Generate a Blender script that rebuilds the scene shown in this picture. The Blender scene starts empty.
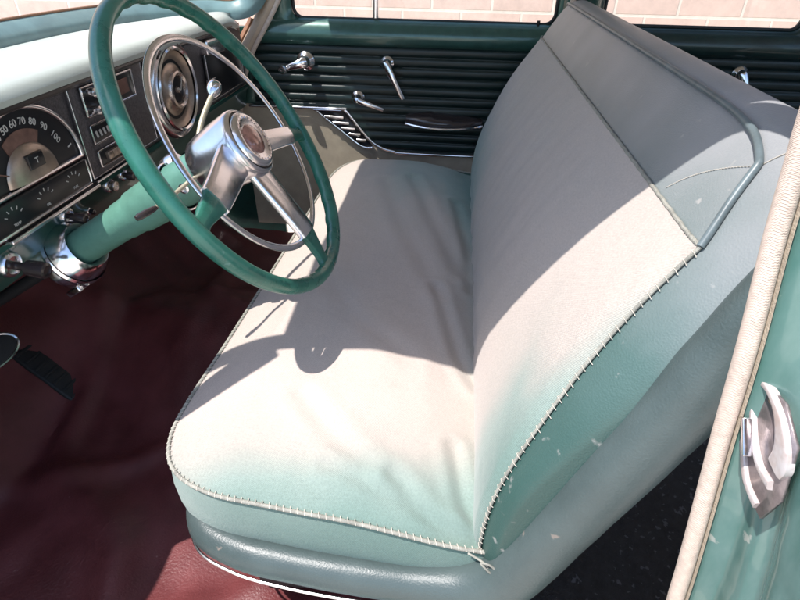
import bpy, bmesh, math, random
from mathutils import Vector, Matrix, noise
random.seed(7)
PI = math.pi
S = bpy.context.scene
C = S.collection

# ------------------------------------------------------------------ camera
cam_d = bpy.data.cameras.new('camera'); cam = bpy.data.objects.new('camera', cam_d); C.objects.link(cam)
S.camera = cam
cam_d.sensor_width = 36.0; cam_d.lens = 538.0 / 800.0 * 36.0
cam_d.clip_start = 0.02; cam_d.clip_end = 400
_p, _y, _r = math.radians(34.0), math.radians(5.3), math.radians(1.0)
F = Vector((-math.sin(_y)*math.cos(_p), math.cos(_y)*math.cos(_p), -math.sin(_p)))
R0 = Vector((math.cos(_y), math.sin(_y), 0)); U0 = R0.cross(F)
RR = R0*math.cos(_r) + U0*math.sin(_r); UU = -R0*math.sin(_r) + U0*math.cos(_r)
cam.matrix_world = Matrix(((RR.x, UU.x, -F.x, 0), (RR.y, UU.y, -F.y, 0), (RR.z, UU.z, -F.z, 0), (0, 0, 0, 1)))

# ------------------------------------------------------------------ light
SUN = Vector((0.40, 0.25, -1.0)).normalized()          # direction the light travels
elev = math.asin(-SUN.z); az = math.atan2(-SUN.x, -SUN.y)
W = bpy.data.worlds.new('World'); S.world = W; W.use_nodes = True
nt = W.node_tree; bg = nt.nodes['Background']
sky = nt.nodes.new('ShaderNodeTexSky'); sky.sky_type = 'NISHITA'; sky.sun_disc = False
sky.sun_elevation = elev; sky.sun_rotation = az
nt.links.new(sky.outputs[0], bg.inputs[0]); bg.inputs[1].default_value = 0.15
sd = bpy.data.lights.new('sun', 'SUN'); sd.energy = 3.35; sd.angle = math.radians(0.5); sd.color = (1.0, 0.94, 0.905)
so = bpy.data.objects.new('sun', sd); C.objects.link(so)
so.rotation_euler = SUN.to_track_quat('-Z', 'Y').to_euler(); so.location = (0, 0, 6)
S.view_settings.view_transform = 'Standard'; S.view_settings.look = 'None'
S.view_settings.exposure = 1.1; S.view_settings.gamma = 1.0; S.view_settings.use_curve_mapping = False
S.cycles.max_bounces = 8; S.cycles.diffuse_bounces = 4; S.cycles.transparent_max_bounces = 12

# ------------------------------------------------------------------ materials
def mat(name, col, rough=0.5, metal=0.0, var=0.0, vscale=8.0, bump=0.0, bscale=200.0, spec=0.5, col2=None, coat=0.0, stretch=None, rvar=0.0, sheen=0.0):
    m = bpy.data.materials.new(name); m.use_nodes = True
    n = m.node_tree.nodes; l = m.node_tree.links; b = n['Principled BSDF']
    b.inputs['Base Color'].default_value = (*col, 1); b.inputs['Roughness'].default_value = rough
    b.inputs['Metallic'].default_value = metal; b.inputs['Specular IOR Level'].default_value = spec
    b.inputs['Coat Weight'].default_value = coat; b.inputs['Sheen Weight'].default_value = sheen
    tc = n.new('ShaderNodeTexCoord'); mp = n.new('ShaderNodeMapping'); l.new(tc.outputs['Object'], mp.inputs[0])
    if stretch: mp.inputs['Scale'].default_value = stretch
    if var or col2 or rvar:
        t = n.new('ShaderNodeTexNoise'); t.inputs['Scale'].default_value = vscale; t.inputs['Detail'].default_value = 6
        t.inputs['Roughness'].default_value = 0.62
        l.new(mp.outputs[0], t.inputs['Vector'])
    if var or col2:
        r = n.new('ShaderNodeValToRGB'); l.new(t.outputs['Fac'], r.inputs[0])
        c2 = col2 or tuple(min(1, c*(1+var)) for c in col)
        c1 = col if col2 else tuple(c*(1-var) for c in col)
        r.color_ramp.elements[0].position = 0.36; r.color_ramp.elements[0].color = (*c1, 1)
        r.color_ramp.elements[1].position = 0.66; r.color_ramp.elements[1].color = (*c2, 1)
        l.new(r.outputs[0], b.inputs['Base Color'])
        m['out'] = r.name
    if rvar:
        q = n.new('ShaderNodeMapRange'); l.new(t.outputs['Fac'], q.inputs[0])
        q.inputs[1].default_value = 0.3; q.inputs[2].default_value = 0.7
        q.inputs[3].default_value = max(0.02, rough-rvar); q.inputs[4].default_value = min(1, rough+rvar)
        l.new(q.outputs[0], b.inputs['Roughness'])
    if bump:
        t2 = n.new('ShaderNodeTexNoise'); t2.inputs['Scale'].default_value = bscale; t2.inputs['Detail'].default_value = 3
        l.new(tc.outputs['Object'], t2.inputs['Vector'])
        bp = n.new('ShaderNodeBump'); bp.inputs['Strength'].default_value = bump; bp.inputs['Distance'].default_value = 0.002
        l.new(t2.outputs['Fac'], bp.inputs['Height']); l.new(bp.outputs[0], b.inputs['Normal'])
    return m

def fabric(name, kind):
    """sun-faded green seat cloth: bleached where it was sat on, still green near its edges"""
    m = bpy.data.materials.new(name); m.use_nodes = True
    n = m.node_tree.nodes; l = m.node_tree.links; b = n['Principled BSDF']
    b.inputs['Roughness'].default_value = 0.85; b.inputs['Specular IOR Level'].default_value = 0.25
    b.inputs['Sheen Weight'].default_value = 0.25
    at = n.new('ShaderNodeAttribute'); at.attribute_name = 'fade'
    tc = n.new('ShaderNodeTexCoord')
    t = n.new('ShaderNodeTexNoise'); t.inputs['Scale'].default_value = 5.5; t.inputs['Detail'].default_value = 7
    l.new(tc.outputs['Object'], t.inputs['Vector'])
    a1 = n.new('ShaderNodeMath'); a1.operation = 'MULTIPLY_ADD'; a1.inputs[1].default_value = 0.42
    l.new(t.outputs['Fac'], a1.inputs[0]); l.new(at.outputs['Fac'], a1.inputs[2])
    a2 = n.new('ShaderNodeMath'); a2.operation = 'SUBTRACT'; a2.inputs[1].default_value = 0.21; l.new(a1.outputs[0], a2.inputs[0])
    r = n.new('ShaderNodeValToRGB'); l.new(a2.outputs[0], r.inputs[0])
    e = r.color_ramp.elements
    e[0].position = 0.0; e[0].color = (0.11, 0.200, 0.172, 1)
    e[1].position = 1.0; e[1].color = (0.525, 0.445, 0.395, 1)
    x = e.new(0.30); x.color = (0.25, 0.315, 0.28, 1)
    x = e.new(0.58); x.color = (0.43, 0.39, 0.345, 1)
    # twill weave
    wv = n.new('ShaderNodeTexWave'); wv.wave_type = 'BANDS'; wv.bands_direction = 'DIAGONAL'
    wv.inputs['Scale'].default_value = 260; wv.inputs['Distortion'].default_value = 1.2; wv.inputs['Detail'].default_value = 2
    l.new(tc.outputs['Object'], wv.inputs['Vector'])
    fn = n.new('ShaderNodeTexNoise'); fn.inputs['Scale'].default_value = 420; fn.inputs['Detail'].default_value = 2
    l.new(tc.outputs['Object'], fn.inputs['Vector'])
    mr = n.new('ShaderNodeMapRange'); l.new(fn.outputs['Fac'], mr.inputs[0])
    mr.inputs[1].default_value = 0.3; mr.inputs[2].default_value = 0.7; mr.inputs[3].default_value = 0.88; mr.inputs[4].default_value = 1.06
    mx = n.new('ShaderNodeMix'); mx.data_type = 'RGBA'; mx.blend_type = 'MULTIPLY'; mx.inputs[0].default_value = 1
    l.new(r.outputs[0], mx.inputs[6]); l.new(mr.outputs[0], mx.inputs[7]); l.new(mx.outputs[2], b.inputs['Base Color'])
    ad = n.new('ShaderNodeMath'); ad.operation = 'ADD'; l.new(wv.outputs['Fac'], ad.inputs[0]); l.new(fn.outputs['Fac'], ad.inputs[1])
    bp = n.new('ShaderNodeBump'); bp.inputs['Strength'].default_value = 0.35; bp.inputs['Distance'].default_value = 0.0012
    l.new(ad.outputs[0], bp.inputs['Height']); l.new(bp.outputs[0], b.inputs['Normal'])
    return m

def vinyl_mat():
    """trim vinyl of the seat: bluish grey on top, greener low down, with pale scuff marks"""
    m = bpy.data.materials.new('seat_vinyl'); m.use_nodes = True
    n = m.node_tree.nodes; l = m.node_tree.links; b = n['Principled BSDF']
    b.inputs['Roughness'].default_value = 0.42; b.inputs['Specular IOR Level'].default_value = 0.45
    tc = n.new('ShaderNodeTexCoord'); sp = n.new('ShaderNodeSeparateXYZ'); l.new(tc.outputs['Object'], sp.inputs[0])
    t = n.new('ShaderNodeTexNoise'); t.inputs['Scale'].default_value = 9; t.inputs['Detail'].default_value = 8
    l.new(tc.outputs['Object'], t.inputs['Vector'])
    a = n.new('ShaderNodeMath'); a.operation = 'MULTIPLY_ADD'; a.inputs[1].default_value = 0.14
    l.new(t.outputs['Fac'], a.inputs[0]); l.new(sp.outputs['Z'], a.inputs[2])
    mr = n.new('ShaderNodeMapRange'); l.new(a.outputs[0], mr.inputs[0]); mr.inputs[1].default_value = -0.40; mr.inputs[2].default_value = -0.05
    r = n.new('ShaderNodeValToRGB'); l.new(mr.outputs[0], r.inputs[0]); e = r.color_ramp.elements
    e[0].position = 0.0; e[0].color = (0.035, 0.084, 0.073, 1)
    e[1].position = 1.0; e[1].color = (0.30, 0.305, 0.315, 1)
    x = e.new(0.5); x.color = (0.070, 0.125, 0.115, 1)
    sc = n.new('ShaderNodeTexNoise'); sc.inputs['Scale'].default_value = 55; sc.inputs['Detail'].default_value = 4
    l.new(tc.outputs['Object'], sc.inputs['Vector'])
    sr = n.new('ShaderNodeValToRGB'); l.new(sc.outputs['Fac'], sr.inputs[0])
    sr.color_ramp.elements[0].position = 0.67; sr.color_ramp.elements[0].color = (0, 0, 0, 1)
    sr.color_ramp.elements[1].position = 0.75; sr.color_ramp.elements[1].color = (0.55, 0.55, 0.55, 1)
    mx = n.new('ShaderNodeMix'); mx.data_type = 'RGBA'; l.new(sr.outputs[0], mx.inputs[0])
    l.new(r.outputs[0], mx.inputs[6]); mx.inputs[7].default_value = (0.42, 0.40, 0.38, 1)
    l.new(mx.outputs[2], b.inputs['Base Color'])
    fn = n.new('ShaderNodeTexVoronoi'); fn.inputs['Scale'].default_value = 520; l.new(tc.outputs['Object'], fn.inputs['Vector'])
    bp = n.new('ShaderNodeBump'); bp.inputs['Strength'].default_value = 0.25; bp.inputs['Distance'].default_value = 0.001
    l.new(fn.outputs['Distance'], bp.inputs['Height']); l.new(bp.outputs[0], b.inputs['Normal'])
    return m

def brick_mat():
    m = bpy.data.materials.new('brick'); m.use_nodes = True
    n = m.node_tree.nodes; l = m.node_tree.links; b = n['Principled BSDF']; b.inputs['Roughness'].default_value = 0.9
    tc = n.new('ShaderNodeTexCoord'); mp = n.new('ShaderNodeMapping'); mp.inputs['Rotation'].default_value = (PI/2, 0, 0)
    l.new(tc.outputs['Object'], mp.inputs[0])
    br = n.new('ShaderNodeTexBrick'); l.new(mp.outputs[0], br.inputs['Vector'])
    br.inputs['Scale'].default_value = 1.0; br.inputs['Brick Width'].default_value = 0.37; br.inputs['Row Height'].default_value = 0.125
    br.inputs['Mortar Size'].default_value = 0.009; br.inputs['Mortar Smooth'].default_value = 0.3
    br.inputs['Color1'].default_value = (0.80, 0.57, 0.48, 1); br.inputs['Color2'].default_value = (0.74, 0.53, 0.45, 1)
    br.inputs['Mortar'].default_value = (0.85, 0.72, 0.62, 1)
    t = n.new('ShaderNodeTexNoise'); t.inputs['Scale'].default_value = 14; t.inputs['Detail'].default_value = 8; l.new(tc.outputs['Object'], t.inputs['Vector'])
    mr = n.new('ShaderNodeMapRange'); l.new(t.outputs['Fac'], mr.inputs[0]); mr.inputs[3].default_value = 0.70; mr.inputs[4].default_value = 1.20; t.inputs['Roughness'].default_value = 0.7
    mx = n.new('ShaderNodeMix'); mx.data_type = 'RGBA'; mx.blend_type = 'MULTIPLY'; mx.inputs[0].default_value = 1
    l.new(br.outputs['Color'], mx.inputs[6]); l.new(mr.outputs[0], mx.inputs[7]); l.new(mx.outputs[2], b.inputs['Base Color'])
    bp = n.new('ShaderNodeBump'); bp.inputs['Strength'].default_value = 0.6; bp.inputs['Distance'].default_value = 0.01; bp.invert = True
    l.new(br.outputs['Fac'], bp.inputs['Height']); l.new(bp.outputs[0], b.inputs['Normal'])
    return m

def glass_mat():
    m = bpy.data.materials.new('glass'); m.use_nodes = True
    n = m.node_tree.nodes; l = m.node_tree.links; n.remove(n['Principled BSDF'])
    tr = n.new('ShaderNodeBsdfTransparent'); tr.inputs[0].default_value = (0.93, 0.96, 0.94, 1)
    gl = n.new('ShaderNodeBsdfGlossy'); gl.inputs['Roughness'].default_value = 0.02
    lw = n.new('ShaderNodeLayerWeight'); lw.inputs[0].default_value = 0.12
    fr = n.new('ShaderNodeMapRange'); l.new(lw.outputs['Facing'], fr.inputs[0]); fr.inputs[3].default_value = 0.03; fr.inputs[4].default_value = 0.30
    mx = n.new('ShaderNodeMixShader'); l.new(fr.outputs[0], mx.inputs[0]); l.new(tr.outputs[0], mx.inputs[1]); l.new(gl.outputs[0], mx.inputs[2])
    l.new(mx.outputs[0], n['Material Output'].inputs[0])
    return m

M = dict(
    cloth=fabric('seat_cloth', 0), vinyl=vinyl_mat(), brick=brick_mat(), glass=glass_mat(),
    roll=mat('roll_vinyl', (0.064, 0.088, 0.087), 0.40, var=0.16, vscale=7, bump=0.25, bscale=420, rvar=0.08),
    cord=mat('piping', (0.29, 0.285, 0.245), 0.7, var=0.25, vscale=60, bump=0.5, bscale=700),
    vcord=mat('vinyl_piping', (0.12, 0.155, 0.165), 0.4, var=0.25, vscale=30),
    thread=mat('thread', (0.52, 0.48, 0.41), 0.8),
    chrome=mat('chrome', (0.84, 0.82, 0.84), 0.15, 1.0, var=0.03, vscale=40, rvar=0.07, bump=0.05, bscale=90),
    satin=mat('satin_chrome', (0.82, 0.79, 0.80), 0.21, 1.0, var=0.04, vscale=60, rvar=0.05, bump=0.05, bscale=300),
    pitted=mat('pitted_chrome', (0.62, 0.57, 0.56), 0.28, 1.0, col2=(0.42, 0.33, 0.27), vscale=70, rvar=0.15, bump=0.25, bscale=300),
    paint=mat('green_paint', (0.038, 0.100, 0.083), 0.28, 0.25, var=0.12, vscale=30, coat=0.5, bump=0.05, bscale=60),
    paintlt=mat('column_paint', (0.105, 0.245, 0.19), 0.38, 0.0, var=0.14, vscale=22, coat=0.2, bump=0.1, bscale=120),
    paintdk=mat('dark_green_paint', (0.014, 0.062, 0.050), 0.3, 0.2, var=0.2, vscale=25, coat=0.4),
    rim=mat('green_plastic', (0.028, 0.150, 0.108), 0.30, 0.0, var=0.2, vscale=26, coat=0.25, rvar=0.1, bump=0.06, bscale=150),
    paintshade=mat('rear_door_shaded_paint', (0.010, 0.030, 0.027), 0.35, 0.1, var=0.2, vscale=25, coat=0.3),  # body green darkened so the colour itself carries the rear door's shade
    frame=mat('windshield_paint', (0.15, 0.245, 0.25), 0.4, 0.0, var=0.12, vscale=20, coat=0.2),
    pad=mat('dash_top_paint', (0.46, 0.50, 0.465), 0.42, 0.0, var=0.06, vscale=7, bump=0.1, bscale=90),
    dash=mat('dash_face', (0.105, 0.095, 0.10), 0.42, 0.55, var=0.35, vscale=260, bump=0.35, bscale=900),
    black=mat('black_plastic', (0.008, 0.008, 0.009), 0.25, coat=0.3),
    dial=mat('dial_black', (0.010, 0.009, 0.011), 0.3),
    brass=mat('dial_dome', (0.42, 0.33, 0.27), 0.34, 0.8, var=0.15, vscale=40, rvar=0.08),
    dialred=mat('dial_copper', (0.24, 0.135, 0.11), 0.4, 0.6, var=0.2, vscale=60),
    white=mat('numeral_paint', (0.50, 0.48, 0.45), 0.6),
    ribbed=mat('ribbed_vinyl', (0.005, 0.016, 0.015), 0.38, var=0.2, vscale=20, bump=0.15, bscale=400),
    tan=mat('tan_panel', (0.40, 0.34, 0.26), 0.75, var=0.12, vscale=14, bump=0.5, bscale=600),
    windlace=mat('windlace_cord', (0.66, 0.53, 0.44), 0.85, var=0.12, vscale=160, bump=0.7, bscale=800),
    garnish=mat('garnish_paint', (0.50, 0.38, 0.28), 0.5, var=0.1, vscale=20),
    brown=mat('brown_edge', (0.30, 0.15, 0.085), 0.6, var=0.2, vscale=30),
    maroon=mat('maroon_mat', (0.125, 0.029, 0.030), 0.44, var=0.22, vscale=9, bump=0.5, bscale=260, rvar=0.12),
    blackmat=mat('black_mat', (0.012, 0.011, 0.012), 0.5, var=0.6, vscale=60, bump=0.9, bscale=230),
    head=mat('headliner', (0.40, 0.38, 0.33), 0.9),
    jamb=mat('jamb_paint', (0.045, 0.15, 0.122), 0.26, 0.15, col2=(0.17, 0.265, 0.245), vscale=11, stretch=(1, 1, .4), coat=0.5, bump=0.12, bscale=40),  # pale noise puts whitish reflections into the colour, along with oxidised streaks
    concrete=mat('concrete', (0.60, 0.54, 0.46), 0.9, var=0.1, vscale=3, bump=0.4, bscale=60),
    emblem=mat('emblem', (0.42, 0.20, 0.15), 0.22, 0.3, var=0.4, vscale=90, coat=1.0),
    knob=mat('knob_plastic', (0.035, 0.025, 0.025), 0.25, coat=0.4),
    beige=mat('lever_stalk', (0.50, 0.44, 0.32), 0.35, 0.3),
    rubber=mat('rubber', (0.012, 0.012, 0.013), 0.6),
)
# woven pattern on the windlace cord
def weave(m, scale, depth):
    n = m.node_tree.nodes; l = m.node_tree.links; b = n['Principled BSDF']; tc = n.new('ShaderNodeTexCoord')
    w1 = n.new('ShaderNodeTexWave'); w1.bands_direction = 'DIAGONAL'; w1.inputs['Scale'].default_value = scale
    w2 = n.new('ShaderNodeTexWave'); w2.bands_direction = 'Z'; w2.inputs['Scale'].default_value = scale*1.1
    for w in (w1, w2): w.inputs['Distortion'].default_value = 1.5; l.new(tc.outputs['Object'], w.inputs['Vector'])
    a = n.new('ShaderNodeMath'); a.operation = 'MULTIPLY'; l.new(w1.outputs['Fac'], a.inputs[0]); l.new(w2.outputs['Fac'], a.inputs[1])
    bp = n.new('ShaderNodeBump'); bp.inputs['Strength'].default_value = 0.75; bp.inputs['Distance'].default_value = depth
    l.new(a.outputs[0], bp.inputs['Height']); l.new(bp.outputs[0], b.inputs['Normal'])
weave(M['windlace'], 290, 0.0007)
def scuffs_and_glints(m, scale, lo, col):
    n = m.node_tree.nodes; l = m.node_tree.links; b = n['Principled BSDF']; tc = n.new('ShaderNodeTexCoord')
    t = n.new('ShaderNodeTexNoise'); t.inputs['Scale'].default_value = scale; t.inputs['Detail'].default_value = 5; l.new(tc.outputs['Object'], t.inputs['Vector'])
    r = n.new('ShaderNodeValToRGB'); l.new(t.outputs['Fac'], r.inputs[0]); r.color_ramp.elements[0].position = lo; r.color_ramp.elements[1].position = lo+.035
    r.color_ramp.elements[0].color = (0, 0, 0, 1); r.color_ramp.elements[1].color = (.8, .8, .8, 1)
    src = b.inputs['Base Color'].links[0].from_socket; mx = n.new('ShaderNodeMix'); mx.data_type = 'RGBA'
    l.new(r.outputs[0], mx.inputs[0]); l.new(src, mx.inputs[6]); mx.inputs[7].default_value = (*col, 1); l.new(mx.outputs[2], b.inputs['Base Color'])
scuffs_and_glints(M['rim'], 75, .70, (.09, .22, .18)); scuffs_and_glints(M['roll'], 34, .69, (.24, .20, .17)); scuffs_and_glints(M['jamb'], 45, .70, (.40, .42, .38)); scuffs_and_glints(M['blackmat'], 90, .62, (.10, .10, .11)); scuffs_and_glints(M['maroon'], 40, .74, (.30, .16, .15))  # on the black mat these spots are painted glints; elsewhere wear and dirt

# ------------------------------------------------------------------ helpers
def V(*a): return Vector(a)
def link(name, me, m=None, parent=None, smooth=True):
    o = bpy.data.objects.new(name, me); C.objects.link(o)
    if m: me.materials.append(m if not isinstance(m, str) else M[m])
    if smooth:
        for p in me.polygons: p.use_smooth = True
    if parent: o.parent = parent; o.matrix_parent_inverse = parent.matrix_world.inverted() if False else Matrix.Translation(-parent.location)
    return o
class MB:
    def __init__(s): s.v = []; s.f = []
    def add(s, vs, fs):
        k = len(s.v); s.v += [Vector(x) for x in vs]; s.f += [tuple(i+k for i in f) for f in fs]; return s
    def grid(s, rows, cu=False, cv=False):
        """rows: list of equal-length point lists; cu closes each row, cv closes the list of rows"""
        nr, nc = len(rows), len(rows[0]); k = len(s.v)
        for r in rows: s.v += [Vector(p) for p in r]
        for i in range(nr if cv else nr-1):
            for j in range(nc if cu else nc-1):
                a = k+i*nc+j; b = k+i*nc+(j+1) % nc; c = k+((i+1) % nr)*nc+(j+1) % nc; d = k+((i+1) % nr)*nc+j
                s.f.append((a, b, c, d))
        return s
    def cap(s, pts):
        k = len(s.v); s.v += [Vector(p) for p in pts]; s.f.append(tuple(range(k, k+len(pts)))); return s
    def tube(s, path, r, n=14, closed=False, squash=1.0, up=None, caps=True):
        path = [Vector(p) for p in path]; N = len(path); rows = []
        rs = r if isinstance(r, (list, tuple)) else [r]*N
        prev = None
        for i, p in enumerate(path):
            a = path[(i-1) % N] if (closed or i > 0) else p; b = path[(i+1) % N] if (closed or i < N-1) else p
            t = (b-a).normalized()
            if up is not None: u = up - t*up.dot(t)
            elif prev is None:
                u = t.orthogonal()
            else: u = prev - t*prev.dot(t)
            u.normalize(); prev = u; w = t.cross(u)
            rows.append([p + (u*math.cos(q)*squash + w*math.sin(q))*rs[i] for q in [2*PI*j/n for j in range(n)]])
        s.grid(rows, cu=True, cv=closed)
        if not closed and caps: s.cap(rows[0]); s.cap(rows[-1])
        return s
    def lathe(s, prof, o, axis, n=40, ref=None, arc=None):
        """prof: (distance along axis, radius)"""
        axis = Vector(axis).normalized(); u = (ref - axis*ref.dot(axis)).normalized() if ref else axis.orthogonal().normalized(); w = axis.cross(u); o = Vector(o)
        rows = [[o + axis*h + (u*math.cos(2*PI*j/n) + w*math.sin(2*PI*j/n))*max(r, 1e-5) for j in range(n)] for h, r in prof]
        return s.grid(rows, cu=True)
    def box(s, c, half, ax=None, bev=0.0):
        """a box with bevelled corners; ax = three unit vectors"""
        ax = ax or (V(1, 0, 0), V(0, 1, 0), V(0, 0, 1)); c = Vector(c)
        bm = bmesh.new(); bmesh.ops.create_cube(bm, size=2)
        for v in bm.verts: v.co = V(v.co.x*half[0], v.co.y*half[1], v.co.z*half[2])
        if bev: bmesh.ops.bevel(bm, geom=bm.edges[:], offset=bev, segments=3, affect='EDGES', profile=0.5)
        bm.verts.index_update(); bm.verts.ensure_lookup_table()
        vs = [c + ax[0]*v.co.x + ax[1]*v.co.y + ax[2]*v.co.z for v in bm.verts]; fs = [tuple(v.index for v in f.verts) for f in bm.faces]
        bm.free(); return s.add(vs, fs)
    def prism(s, pts, d, bev=0):
        """polygon pts extruded by vector d"""
        d = Vector(d); n = len(pts); k = len(s.v); pts = [Vector(p) for p in pts]
        s.v += pts + [p+d for p in pts]
        s.f.append(tuple(range(k, k+n))); s.f.append(tuple(range(k+2*n-1, k+n-1, -1)))
        for i in range(n): j = (i+1) % n; s.f.append((k+i, k+j, k+n+j, k+n+i))
        return s
    def build(s, name, m, parent=None, smooth=True, angle=40, origin=None, mod=None):
        me = bpy.data.meshes.new(name); me.from_pydata([tuple(v) for v in s.v], [], s.f)
        bm = bmesh.new(); bm.from_mesh(me); bmesh.ops.remove_doubles(bm, verts=bm.verts, dist=1e-6)
        bmesh.ops.recalc_face_normals(bm, faces=bm.faces)
        if smooth and angle:
            for e in bm.edges:
                if len(e.link_faces) == 2 and e.calc_face_angle(0) > math.radians(angle): e.smooth = False
        bm.to_mesh(me); bm.free()
        return link(name, me, m, parent, smooth)
def thing(name, label, cat, loc=(0, 0, 0), group=None):
    o = bpy.data.objects.new(name, None); C.objects.link(o); o.location = loc; o.empty_display_size = 0.05
    o['label'] = label; o['category'] = cat
    if group: o['group'] = group
    return o
def lerp(a, b, t): return a + (b-a)*t
def sm(t): t = max(0.0, min(1.0, t)); return t*t*(3-2*t)
def curve(pts, n, closed=False):
    """Catmull-Rom through pts, n samples per span"""
    P = [Vector(p) for p in pts]; N = len(P); out = []
    for i in range(N if closed else N-1):
        g = lambda k: P[k % N] if closed else P[max(0, min(N-1, k))]
        a, b, c, d = g(i-1), g(i), g(i+1), g(i+2)
        for j in range(n):
            t = j/n; out.append(0.5*((2*b)+(c-a)*t+(2*a-5*b+4*c-d)*t*t+(3*b-a-3*c+d)*t**3))
    if not closed: out.append(P[-1].copy())
    return out
def resample(P, n):
    L = [0]
    for a, b in zip(P, P[1:]): L.append(L[-1]+(b-a).length)
    out = []; k = 0
    for i in range(n):
        s = L[-1]*i/(n-1)
        while k < len(P)-2 and L[k+1] < s: k += 1
        d = L[k+1]-L[k]; out.append(P[k].lerp(P[k+1], (s-L[k])/d if d else 0))
    return out
def text(name, body, size, o, right, up, m, parent=None, extrude=0.0003, align='CENTER'):
    cu = bpy.data.curves.new(name, 'FONT'); cu.body = body; cu.size = size; cu.extrude = extrude
    cu.align_x = align; cu.align_y = 'CENTER'
    ob = bpy.data.objects.new(name, cu); C.objects.link(ob)
    bpy.context.view_layer.update()
    me = bpy.data.meshes.new_from_object(ob.evaluated_get(bpy.context.evaluated_depsgraph_get()))
    bpy.data.objects.remove(ob)
    r = Vector(right).normalized(); u = Vector(up).normalized(); w = r.cross(u); o = Vector(o)
    return [o + r*v.co.x + u*v.co.y + w*v.co.z for v in me.vertices], [tuple(p.vertices) for p in me.polygons]

# ------------------------------------------------------------------ outside: ground and wall
g = MB(); g.grid([[(x, y, -1.25) for x in (-60, -10, -3, 3, 10, 60)] for y in (-60, -10, 0, 3, 10, 60)]).build('ground', 'concrete', smooth=False)['kind'] = 'structure'
w = MB(); w.box((0, 3.95, 0.35), (14, 0.15, 1.6)); wall = w.build('brick_wall', 'brick', smooth=False)
wall['label'] = 'sunlit pale pink block wall outside beyond the car windows'; wall['category'] = 'wall'

# ------------------------------------------------------------------ car body shell
YD = 1.75      # inside face of the passenger side doors
body = thing('car_body', 'green painted car body shell with windshield frame, pillars and tan door edging', 'car body', (0, 1.0, -0.9))
# floor
fl = MB(); rows = []
for i in range(150):
    x = -1.25 + 1.70*i/149; row = []
    for j in range(130):
        y = 0.36 + 1.36*j/129
        z = -0.90 + 0.10*math.exp(-((y-1.06)/0.20)**2)*(1.0 if x < 0.1 else 1)
        if x < -0.80: z += (-0.80-x)*0.9                      # toe board
        z += 0.010*noise.noise(V(x*7, y*7, 1)) + 0.006*noise.noise(V(x*17, y*9, 3))
        z += 0.020*max(0, math.sin((x*1.5+y*.8)*9+3*noise.noise(V(x*2.5, y*2.5, 0))))**5 * sm((-.35-x)/.2) + 0.010*max(0, math.sin((x*-.6+y)*13+3*noise.noise(V(x*3, y*2, 4))))**6
        row.append((x, y, z))
    rows.append(row)
floor = fl.grid(rows).build('floor', 'maroon'); floor['kind'] = 'structure'
fr = MB(); rows = []
for i in range(40):
    x = 0.0 + 1.4*i/39
    rows.append([(x, 0.36+1.36*j/39, -0.885+0.10*math.exp(-((0.36+1.36*j/39-1.06)/0.20)**2)+0.006*noise.noise(V(x*9, j*.3, 5))) for j in range(40)])
rf = fr.grid(rows).build('rear_floor', 'blackmat'); rf['kind'] = 'structure'
# near sill under the door opening and the body below it
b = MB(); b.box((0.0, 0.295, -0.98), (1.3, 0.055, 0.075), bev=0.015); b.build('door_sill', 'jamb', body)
# roof panel, rails and pillars
def roof_z(y): return 0.345 - 0.05*abs((y-1.05)/0.6)**2.4
b = MB(); ys = [0.455+1.19*j/20 for j in range(21)]; xs = [lerp(-0.555, 1.45, i/30) for i in range(31)]
top = [[V(x, y, roof_z(y)+0.03) for y in ys] for x in xs]; bot = [[V(x, y, roof_z(y)) for y in ys] for x in xs]
b.grid(top); b.grid(bot)
for e in (0, -1): b.grid([top[e], bot[e]]); b.grid([[r[e] for r in top], [r[e] for r in bot]])
b.build('roof', 'head', body)
def strip(path, half, name, m, ax_y=0.02, n=6):
    """flat-sided rail swept along a path: half = half width in the xz plane, ax_y = half depth in y"""
    P = curve(path, n); mb = MB(); rows = []
    for i, p in enumerate(P):
        t = (P[min(i+1, len(P)-1)]-P[max(i-1, 0)]).normalized(); nrm = t.cross(V(0, 1, 0)).normalized()
        h = half if not callable(half) else half(i/(len(P)-1)); ring = []
        for k in range(16):
            q = 2*PI*k/16; c, s_ = math.cos(q), math.sin(q)
            ring.append(p + nrm*h*(abs(c)**0.6*(1 if c > 0 else -1)) + V(0, 1, 0)*ax_y*(abs(s_)**0.6*(1 if s_ > 0 else -1)))
        rows.append(ring)
    mb.grid(rows, cu=True); mb.cap(rows[0]); mb.cap(rows[-1]); return mb.build(name, m, body)
# door opening edge on the driver side (its lower edge throws the shade line over the seat)
off = 0.027
edge = [(-0.66, 0.43, 0.12), (-0.629, 0.439, 0.189), (-0.585, 0.449, 0.262), (-0.52, 0.452, 0.308), (-0.40, 0.452, 0.325), (-0.25, 0.45, 0.305), (-0.1, 0.447, 0.278), (0.0, 0.448, 0.282), (0.06, 0.446, 0.257), (0.1, 0.443, 0.228), (0.14, 0.437, 0.172), (0.18, 0.43, 0.09), (0.216, 0.42, 0.003)]
def offset_path(path, d):
    out = []
    for i, p in enumerate(path):
        a = Vector(path[max(0, i-1)]); c = Vector(path[min(len(path)-1, i+1)]); t = (c-a); n_ = V(-t.z, 0, t.x).normalized()
        out.append(Vector(p)+n_*d)
    return out
strip(offset_path([(-0.80, 0.39, -0.16), (-0.73, 0.41, 0.0)]+edge+[(0.225, 0.40, -0.06)], off), off, 'roof_rail', 'paint', 0.018)
b = MB(); b.box((0.66, 0.47, 0.0), (0.42, 0.012, 0.0), bev=0) if False else None
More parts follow.
